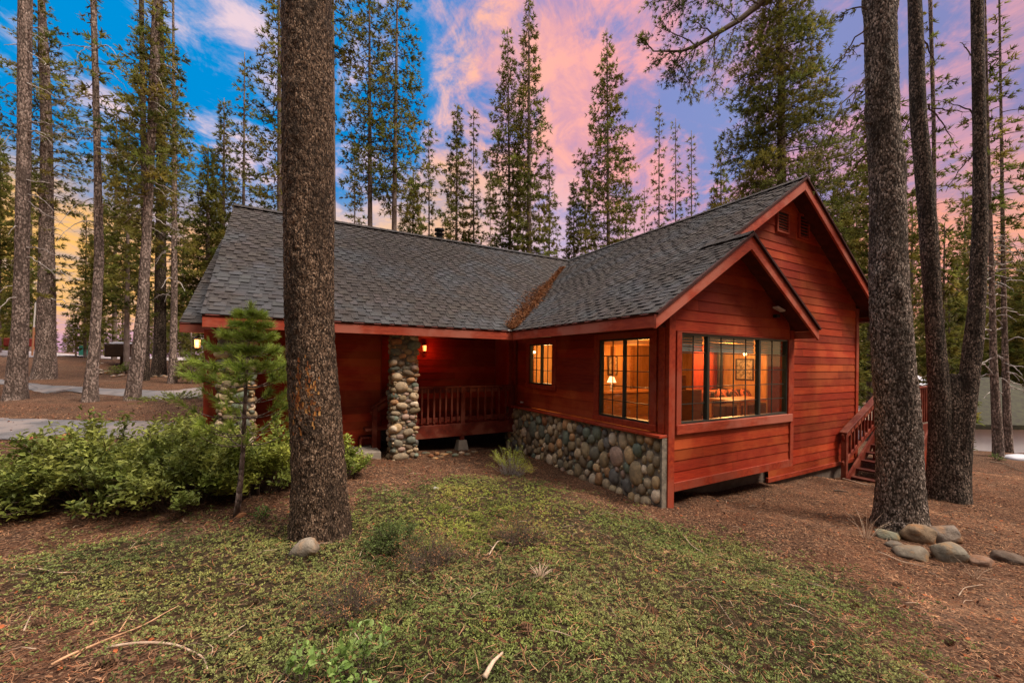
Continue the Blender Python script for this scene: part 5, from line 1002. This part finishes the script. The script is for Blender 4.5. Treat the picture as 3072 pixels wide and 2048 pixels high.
# ================================================================ shrubs
def shrub(name, label, x0, y0, R_, H_, nst, nl, ln, mat='leaf', stem='twig', tint=(1, 1, 1), low=.25, wd=.42, cat='shrub', group=None, elong=1., sr=.006, updir=.5):
    c_ = gD(x0, y0); t = thing(name, label, cat, c_, group); br = MB(); C = []; A = []; T = []
    side = np.array([math.cos(YAW), -math.sin(YAW), 0]); fw = np.array([math.sin(YAW), math.cos(YAW), 0])
    for i in range(nst):
        a = random.uniform(0, 6.28); rho = math.sqrt(random.random()); b0_ = side * math.cos(a) * rho * R_ * elong * .35 + fw * math.sin(a) * rho * R_ * .35; e_ = side * math.cos(a) * rho * R_ * elong + fw * math.sin(a) * rho * R_
        hh = H_ * (1 - .55 * rho ** 2) * random.uniform(.45, 1.28); b0_ = b0_ + UP * (tz(c_[0] + b0_[0], c_[1] + b0_[1]) - c_[2]); e_ = e_ + UP * (tz(c_[0] + e_[0], c_[1] + e_[1]) - c_[2]); s = np.linspace(0, 1, 7)[:, None]
        path = b0_ + (e_ - b0_) * s ** 1.1 + UP * hh * s ** .75 + rng.normal(size=(7, 3)) * .015; br.tube(path, np.linspace(sr, sr * .3, 7), 4, cap=False)
        k_ = nl // nst; q = rng.uniform(low, 1.03, k_) ** .7; p = np.stack([np.interp(q, s[:, 0], path[:, j]) for j in range(3)], 1); dd_ = rdir(k_); dd_[:, 2] = np.abs(dd_[:, 2]) * updir + .1
        off_ = rdir(k_) * rng.uniform(0, 1, (k_, 1)) * .085 * (H_ / .7) * (ln / .055) ** .5; C.append(p + off_); A.append(nrm(dd_)); T.append(np.tile(np.array(tint) * random.uniform(.65, 1.3), (k_, 1)) * rng.uniform(.75, 1.25, (k_, 1)))
    lf = MB(); leaves(lf, np.concatenate(C), np.concatenate(A), ln, ln * wd, np.concatenate(T), .3); lf.build('foliage', MT[mat], t, off=np.zeros(3)); br.build('stems', MT[stem], t, off=np.zeros(3)); return t
G2 = 'leafy shrubs in front of the left porch'
shrub('leafy_shrub', 'low spreading shrub at the left edge of the shrub row', 50, 1175, .95, .62, 130, 8000, .066, group=G2, elong=1.1)
shrub('leafy_shrub', 'tall bright shrub peaking below the left driveway', 240, 1150, 1.05, .92, 150, 9500, .070, group=G2, tint=(1.05, 1.05, 1))
shrub('leafy_shrub', 'bushy shrub left of the young pine stem', 420, 1150, .95, .80, 140, 9000, .068, group=G2)
shrub('leafy_shrub', 'bright green shrub between the young pine and the thick trunk', 600, 1130, .75, .78, 130, 8000, .062, group=G2, tint=(1.2, 1.2, 1))
shrub('leafy_shrub', 'dark-stemmed shrub reaching back towards the porch column', 440, 1050, 1.0, .60, 110, 6500, .065, group=G2)
shrub('leafy_shrub', 'small shrub sticking out right of the thick trunk', 795, 1095, .42, .55, 50, 1900, .06, group=G2, tint=(1.15, 1.2, 1))
shrub('sparse_shrub', 'wiry yellow-green shrub before the inner corner of the stone base', 1172, 1092, .46, .50, 80, 2600, .022, 'mat', 'deadtwig', (2.0, 1.9, 1.), .45, sr=.004, updir=1.)
shrub('low_mound', 'dark green leafy mound right of the thick trunk', 905, 1270, .30, .30, 110, 4600, .020, 'mat', 'twig', (.5, .6, .55), .2, sr=.003)
for (x_, y_, r_, lb) in [(1200, 1250, .36, 'dry brown twiggy tuft in the middle of the green cover'), (990, 1305, .40, 'dry grey twiggy tuft right of the dark green mound'), (800, 1420, .34, 'dry rust-brown tangle in the green below the thick trunk')]:
    shrub('dry_tuft', lb, x_, y_, r_, .32, 230, 1300, .012, 'litter', 'twig', (1.7, 1.4, 1.05), .5, sr=.0018, cat='dry plant', updir=1.)
shrub('manzanita_sprig', 'bright round-leaved sprig at the bottom of the yard, the larger of two', 815, 1580, .17, .27, 22, 240, .038, 'leaf_bright', 'twig', low=.35, wd=.62, sr=.003, cat='plant', updir=1.2)
shrub('manzanita_sprig', 'bright round-leaved sprig at the bottom edge, the smaller left one', 692, 1585, .12, .22, 13, 100, .036, 'leaf_bright', 'twig', low=.35, wd=.62, sr=.003, cat='plant', updir=1.2)
shrub('green_seedling', 'small bright green seedling between shrubs and thick trunk', 603, 1200, .12, .20, 12, 110, .032, 'leaf_bright', 'twig', tint=(.7, .8, .6), wd=.6, sr=.002, cat='plant')
shrub('low_shrub', 'low green shrubs along the driveway left of the corner panel', 400, 922, .9, .25, 60, 1500, .05, 'leaf', tint=(.9, .9, .8), elong=2.2)
shrub('low_shrub', 'low round green shrub on the rubble bank', 282, 858, .8, .5, 60, 1200, .07, 'leaf', tint=(.9, 1., .8))
shrub('low_shrub', 'tiny yellow-green plant at the foot of the right-hand trunk pair', 2290, 1062, .22, .22, 20, 260, .03, 'leaf_bright', tint=(.8, .8, .6))
def grass(x_, y_, n, H_, sp_, label):
    c_ = gD(x_, y_); mb = MB()
    for i in range(n):
        a = random.uniform(0, 6.28); L = H_ * random.uniform(.5, 1.1); v = np.array([math.cos(a), math.sin(a), 0]) * sp_ * random.random(); b0_ = c_ + v * .15; mb.tube([b0_, b0_ + v * .4 + UP * L * .6, b0_ + v + UP * L * .95], [.0022, .0018, .0008], 3, random.uniform(.9, 1.5), cap=False)
    solo(mb, 'grass_tuft', MT['stick'], label, 'grass', tuple(c_))
grass(1990, 1238, 26, .36, .30, 'dry straw stalks left of the rock pile'); grass(1240, 1330, 60, .10, .10, 'fine pale grass tuft in the middle of the green cover'); grass(2240, 1330, 22, .14, .25, 'dry straw stalks in front of the lone pinkish rock')
# ================================================================ young pine
b_ = gD(540, 1188); dd_ = depth(b_); t = thing('young_pine', 'young pine with long bright needles in front of the left stone column', 'tree', b_); tr = MB()
st_ = [b_ - UP * .1, D(548, 1150, d=dd_), D(558, 1040, d=dd_), D(562, 940, d=dd_), D(568, 830, d=dd_), D(574, 745, d=dd_), D(576, 700, d=dd_)]; tr.tube(st_, [.036, .032, .024, .020, .015, .010, .004], 10); tr.build('trunk', MT['bark_far'], t, True)
zp = np.array([p[2] for p in st_]); xy = lambda z: np.array([np.interp(z, zp, [p[i] for p in st_]) for i in (0, 1)]); br, fo = MB(), MB(); Cn, An, Tn = [], [], []
for (yy, hw, n, cov_) in [(716, 26, 6, 1), (742, 42, 7, 1), (770, 54, 7, 1), (805, 70, 7, .95), (845, 100, 8, .75), (875, 108, 7, .62), (912, 98, 6, .45), (945, 112, 7, .36), (985, 112, 6, .32), (1010, 100, 5, .3)]:
    z = D(560, yy, d=dd_)[2]
    for j in range(n):
        a = j * 6.283 / n + random.uniform(-.3, .3) + yy; L = hw * 3072 / 2352 / F * dd_ * random.uniform(.75, 1.12); dh = np.array([math.cos(a), math.sin(a), 0]); q = xy(z - .05); s = np.linspace(0, 1, 7)[:, None]
        path = np.array([q[0], q[1], z - .06]) + dh * L * s + UP * (L * (-.15 * s + .55 * s ** 2.2)); br.tube(path, np.linspace(.007, .003, 7), 5, cap=False)
        m_ = max(3, int(20 * L * (1.1 if cov_ > .7 else .9))); u = rng.uniform(1 - cov_ * .85, 1.0, m_); Cn.append(np.stack([np.interp(u, s[:, 0], path[:, i]) for i in range(3)], 1)); An.append(np.tile(nrm(dh + UP * .6), (m_, 1))); Tn.append(np.tile(rng.uniform(.75, 1.2), (m_, 3)))
        for sg in (-1, 1):
            if cov_ > .5: pp = path[4]; e_ = pp + nrm(dh + sg * np.array([-dh[1], dh[0], 0]) + UP * .5) * L * .35; br.tube([pp, e_], [.004, .002], 4, cap=False); Cn.append(np.linspace(pp, e_, 7)); An.append(np.tile(nrm(e_ - pp), (7, 1))); Tn.append(np.tile(rng.uniform(.8, 1.25), (7, 3)))
Cn.append(np.linspace(st_[-2], st_[-1], 12)); An.append(np.tile(UP, (12, 1))); Tn.append(np.ones((12, 3)))
needles(fo, np.concatenate(Cn), np.concatenate(An), .082, .0054, 17, np.concatenate(Tn), .85); fo.build('needles', MT['needle_near'], t, off=b_); br.build('branches', MT['bark_far'], t, off=b_)
conifer('fir_sapling', 'small fir sapling just left of the cabin corner', gD(438, 880), 2.2, .1, .75, .035, nb=60, tuft=22, k=8, ln=.09, wd=.018)
conifer('fir_sapling', 'tiny bare sapling on the slope right of the broad fir trunk', gD(213, 850), 1.6, .2, .4, .02, nb=24, tuft=14, k=7, ln=.08, wd=.015)
# needles collected in the roof valley
n = 5200; s = rng.uniform(0, 1, n) ** 1.25 * .82; wv = rng.normal(0, 1, n) * (.07 + .11 * np.sin(s * 5) ** 2) * (1.05 - s); base = np.outer(1 - s, (XE, YE, ZE)) + np.outer(s, (XE + (YM - YE) * M2 / M1, YM, ZM))
vn = nrm(np.array([XE + (YM - YE) * M2 / M1 - XE, YM - YE, 0])); pr_ = np.array([vn[1], -vn[0], 0]); q = base + pr_ * wv[:, None]; q[:, 2] = np.maximum(ZE + M1 * (q[:, 0] - XE), ZE + M2 * (q[:, 1] - YE)) + .036 + rng.uniform(0, .03, n)
mb = MB(); needles(mb, q, nrm(np.c_[rng.normal(size=(n, 2)), np.abs(rng.normal(size=n)) * .25]), .07, .009, 2, np.ones((n, 3)) * rng.uniform(.6, 1.4, (n, 1)), .4)
tag(mb.build('valley_needles', MT['needles_dead']), 'rust-brown needles heaped in the roof valley', 'needles', kind='stuff')
# ================================================================ things by the road on the left
def bin_(x0, x1, y0, y1, yg, dd_, mat, label, snow=True, name='storage_bin'):
    a, b_ = P(x0, y1, d=dd_), P(x1, y0, d=dd_); g_ = P((x0 + x1) / 2, yg, d=dd_); side = np.array([math.cos(YAW), -math.sin(YAW), 0]); fw = np.array([math.sin(YAW), math.cos(YAW), 0])
    c_ = (a + b_) / 2; w_ = np.dot(b_ - a, side); h_ = b_[2] - a[2]; t = thing(name, label, 'bin', (g_[0], g_[1], g_[2])); m_ = MB(); m_.beam(c_ - side * w_ / 2 + fw * .5, c_ + side * w_ / 2 + fw * .5, .9, h_); m_.build('body', mat, t, bevel=.03)
    m_ = MB(); m_.beam(c_ - side * w_ * .46 + fw * .03, c_ + side * w_ * .40 + fw * .03, .04, h_ * .8, .8); m_.build('door', mat, t, bevel=.01)
    m_ = MB(); m_.beam((c_[0] + fw[0] * .5, c_[1] + fw[1] * .5, g_[2] - .3), (c_[0] + fw[0] * .5, c_[1] + fw[1] * .5, a[2] + .05), .16, .16, up=(1, 0, 0)); m_.build('post', mat, t)
    if snow:
        m_ = MB(); blob(m_, c_ + fw * .5 + UP * (h_ / 2 + .03), side, fw, UP, (w_ * .50, .46, .09), (1, 1, 1), .2); m_.build('snow_cap', MT['snow'], t, True)
bin_(309, 377, 1031, 1070, 1085, 25, MT['brownmetal'], 'dark brown metal bin on a post with snow on its lid')
bin_(7, 60, 1014, 1038, 1052, 27, MT['redmetal'], 'dark red metal bin on a post behind the leftmost trunk', False)
m_ = MB(); a, b_ = P(97, 1046, d=24), P(107, 902, d=24); m_.tube([a - UP * .4, a + (b_ - a) * .45], .045, 10, np.array((.7, .35, .2))); m_.tube([a + (b_ - a) * .45, b_], .035, 10); solo(m_, 'marker_pole', MT['white'], 'thin leaning white pole between the two leftmost trunks', 'pole', tuple(a - UP * .4))
m_ = MB(); a, b_ = P(228, 1068, d=29), P(227, 978, d=29); t = thing('post_with_box', 'wooden post carrying a small white box by the far road', 'post', a); m_.tube([a - UP * .3, b_], .06, 8); m_.build('post', MT['wood'], t); m_ = MB(); q = P(227, 992, d=28.8); m_.box(q[0] - .12, q[0] + .12, q[1] - .1, q[1] + .1, q[2] - .2, q[2] + .2); m_.build('box', MT['white'], t, bevel=.01)
m_ = MB(); a, b_ = P(-90, 1020, d=42), P(34, 984, d=42); t = thing('red_cabin', 'small orange-red cabin far off at the left edge', 'cabin', (a[0], a[1], a[2])); m_.box(a[0], b_[0], a[1] - .0, a[1] + 4, a[2] - .8, b_[2]); m_.build('wall', M('orange_wall', (.55, .12, .05), (.42, .08, .03), 3), t); m_ = MB(); m_.beam(((a[0] - .4), a[1] + 1, b_[2] + .5), (b_[0] + .4, a[1] + 1, b_[2] + .5), 3.4, .15, up=(0, -.4, 1)); m_.build('roof', MT['brownmetal'], t)
m_ = MB(); a, b_ = P(238, 1063, d=32), P(264, 1036, d=32)
for k in range(9): xx = a[0] + (b_[0] - a[0]) * k / 8; m_.box(xx - .03, xx + .03, a[1] - .03, a[1] + .03, a[2] - .2, b_[2])
for k in range(4): zz_ = a[2] + (b_[2] - a[2]) * (k + .5) / 4; m_.box(a[0], b_[0], a[1] - .02, a[1] + .02, zz_ - .05, zz_ + .03)
solo(m_, 'green_fence', M('teal_paint', (.03, .20, .15), (.02, .13, .10), 3), 'short teal green fence beyond the far road', 'fence', (a[0], a[1], a[2] - .2))
# ================================================================ neighbouring cabin on the right, below the slope
a, b_ = P(2900, 1392, d=17.5), P(3140, 1280, d=17.5); fw = np.array([math.sin(YAW), math.cos(YAW), 0]); sd_ = np.array([math.cos(YAW), -math.sin(YAW), 0]); L = np.linalg.norm((b_ - a)[:2]); t = thing('white_cabin', 'white-walled neighbouring cabin with snowy roof below the slope', 'cabin', a)
m_ = MB(); zt_ = b_[2] + .15; q0 = np.array([a[0], a[1], 0]); q1 = q0 + sd_ * (L + 2.5); dv_ = fw * 7
cs = [q0, q1, q1 + dv_, q0 + dv_]; m_.add([c + UP * (a[2] - 1.5) for c in cs] + [c + UP * zt_ for c in cs], [(0, 1, 5, 4), (1, 2, 6, 5), (2, 3, 7, 6), (3, 0, 4, 7)]); m_.build('wall', M('white_wall', (.85, .85, .90), (.78, .78, .84), 2), t)
m_ = MB(); ap = UP * (zt_ + 1.9); o_ = -sd_ * .5 - fw * .25; m_.add([q0 + o_ + UP * (zt_ - .05), q1 + o_ + UP * (zt_ - .05), q1 + fw * 3.5 + ap, q0 - sd_ * .6 + fw * 3.5 + ap, q0 + o_ + UP * (zt_ - .25), q1 + o_ + UP * (zt_ - .25)], [(0, 1, 2, 3), (4, 5, 1, 0)]); m_.build('roof', M('old_olive_roof', (.045, .045, .022), (.025, .022, .014), 5), t)
m_ = MB(); e_ = UP * .12 - fw * .05; m_.add([q0 + sd_ * .4 + fw * 1.2 + UP * (zt_ + .95) + e_, q0 + sd_ * 1.6 + fw * 1.4 + UP * (zt_ + .85) + e_, q0 + sd_ * 1.1 + fw * 3.3 + ap + e_ * .6, q0 + fw * 3.3 + ap + e_ * .6], [(0, 1, 2, 3)]); m_.build('roof_snow', MT['snow'], t)
c_ = gp(3055, 1378); m_ = MB(); blob(m_, c_ + UP * .0, sd_, fw, UP, (.42, .3, .15), (1, 1, 1), .25); solo(m_, 'snow_heap', MT['snow'], 'small heap of old snow at the right edge', 'snow', tuple(c_), smooth=True)

# pine cones lying about
def cone_model(c_, label, group):
    mb = MB()
    for i in range(46):
        t_ = i / 46; a = i * 2.399; r_ = .020 * math.sin(math.pi * (.12 + t_ * .86)) ** .8; p = np.array([math.cos(a) * r_, math.sin(a) * r_, 0]); ax_ = np.array([.9, .3, .1]); s1_ = nrm(np.cross(ax_, UP)); s2_ = np.cross(s1_, nrm(ax_)); q = c_ + nrm(ax_) * (t_ - .5) * .07 + s1_ * p[0] + s2_ * p[1] + UP * .022
        o_ = s1_ * math.cos(a) + s2_ * math.sin(a); tg_ = -s1_ * math.sin(a) + s2_ * math.cos(a); e_ = q + o_ * .010 + nrm(ax_) * .006; b0_ = q - o_ * r_ * .9
        mb.add([b0_ - tg_ * .004, b0_ + tg_ * .004, e_ + tg_ * .007, e_ - tg_ * .007, q + nrm(ax_) * .004 + o_ * .004], [(0, 1, 2, 3)], random.uniform(.5, 1.3)); mb.F.append(np.array([(mb.n - 2, mb.n - 3, mb.n - 1)]))
    return solo(mb, 'pine_cone', MT['litter'], label, 'pine cone', tuple(c_), group)
cm = cone_model(gD(580, 1395), 'small brown pine cone lying in the foreground of the yard', 'pine cones in the foreground')
for (x_, y_) in [(345, 1330), (1320, 1505), (1960, 1400), (1760, 1548), (1210, 1460), (90, 1440), (250, 1545), (2180, 1480), (2060, 1350), (1500, 1420), (440, 1300)]:
    p = gD(x_, y_); copy_thing(cm, tuple(p), random.uniform(0, 6), random.uniform(.8, 1.2))
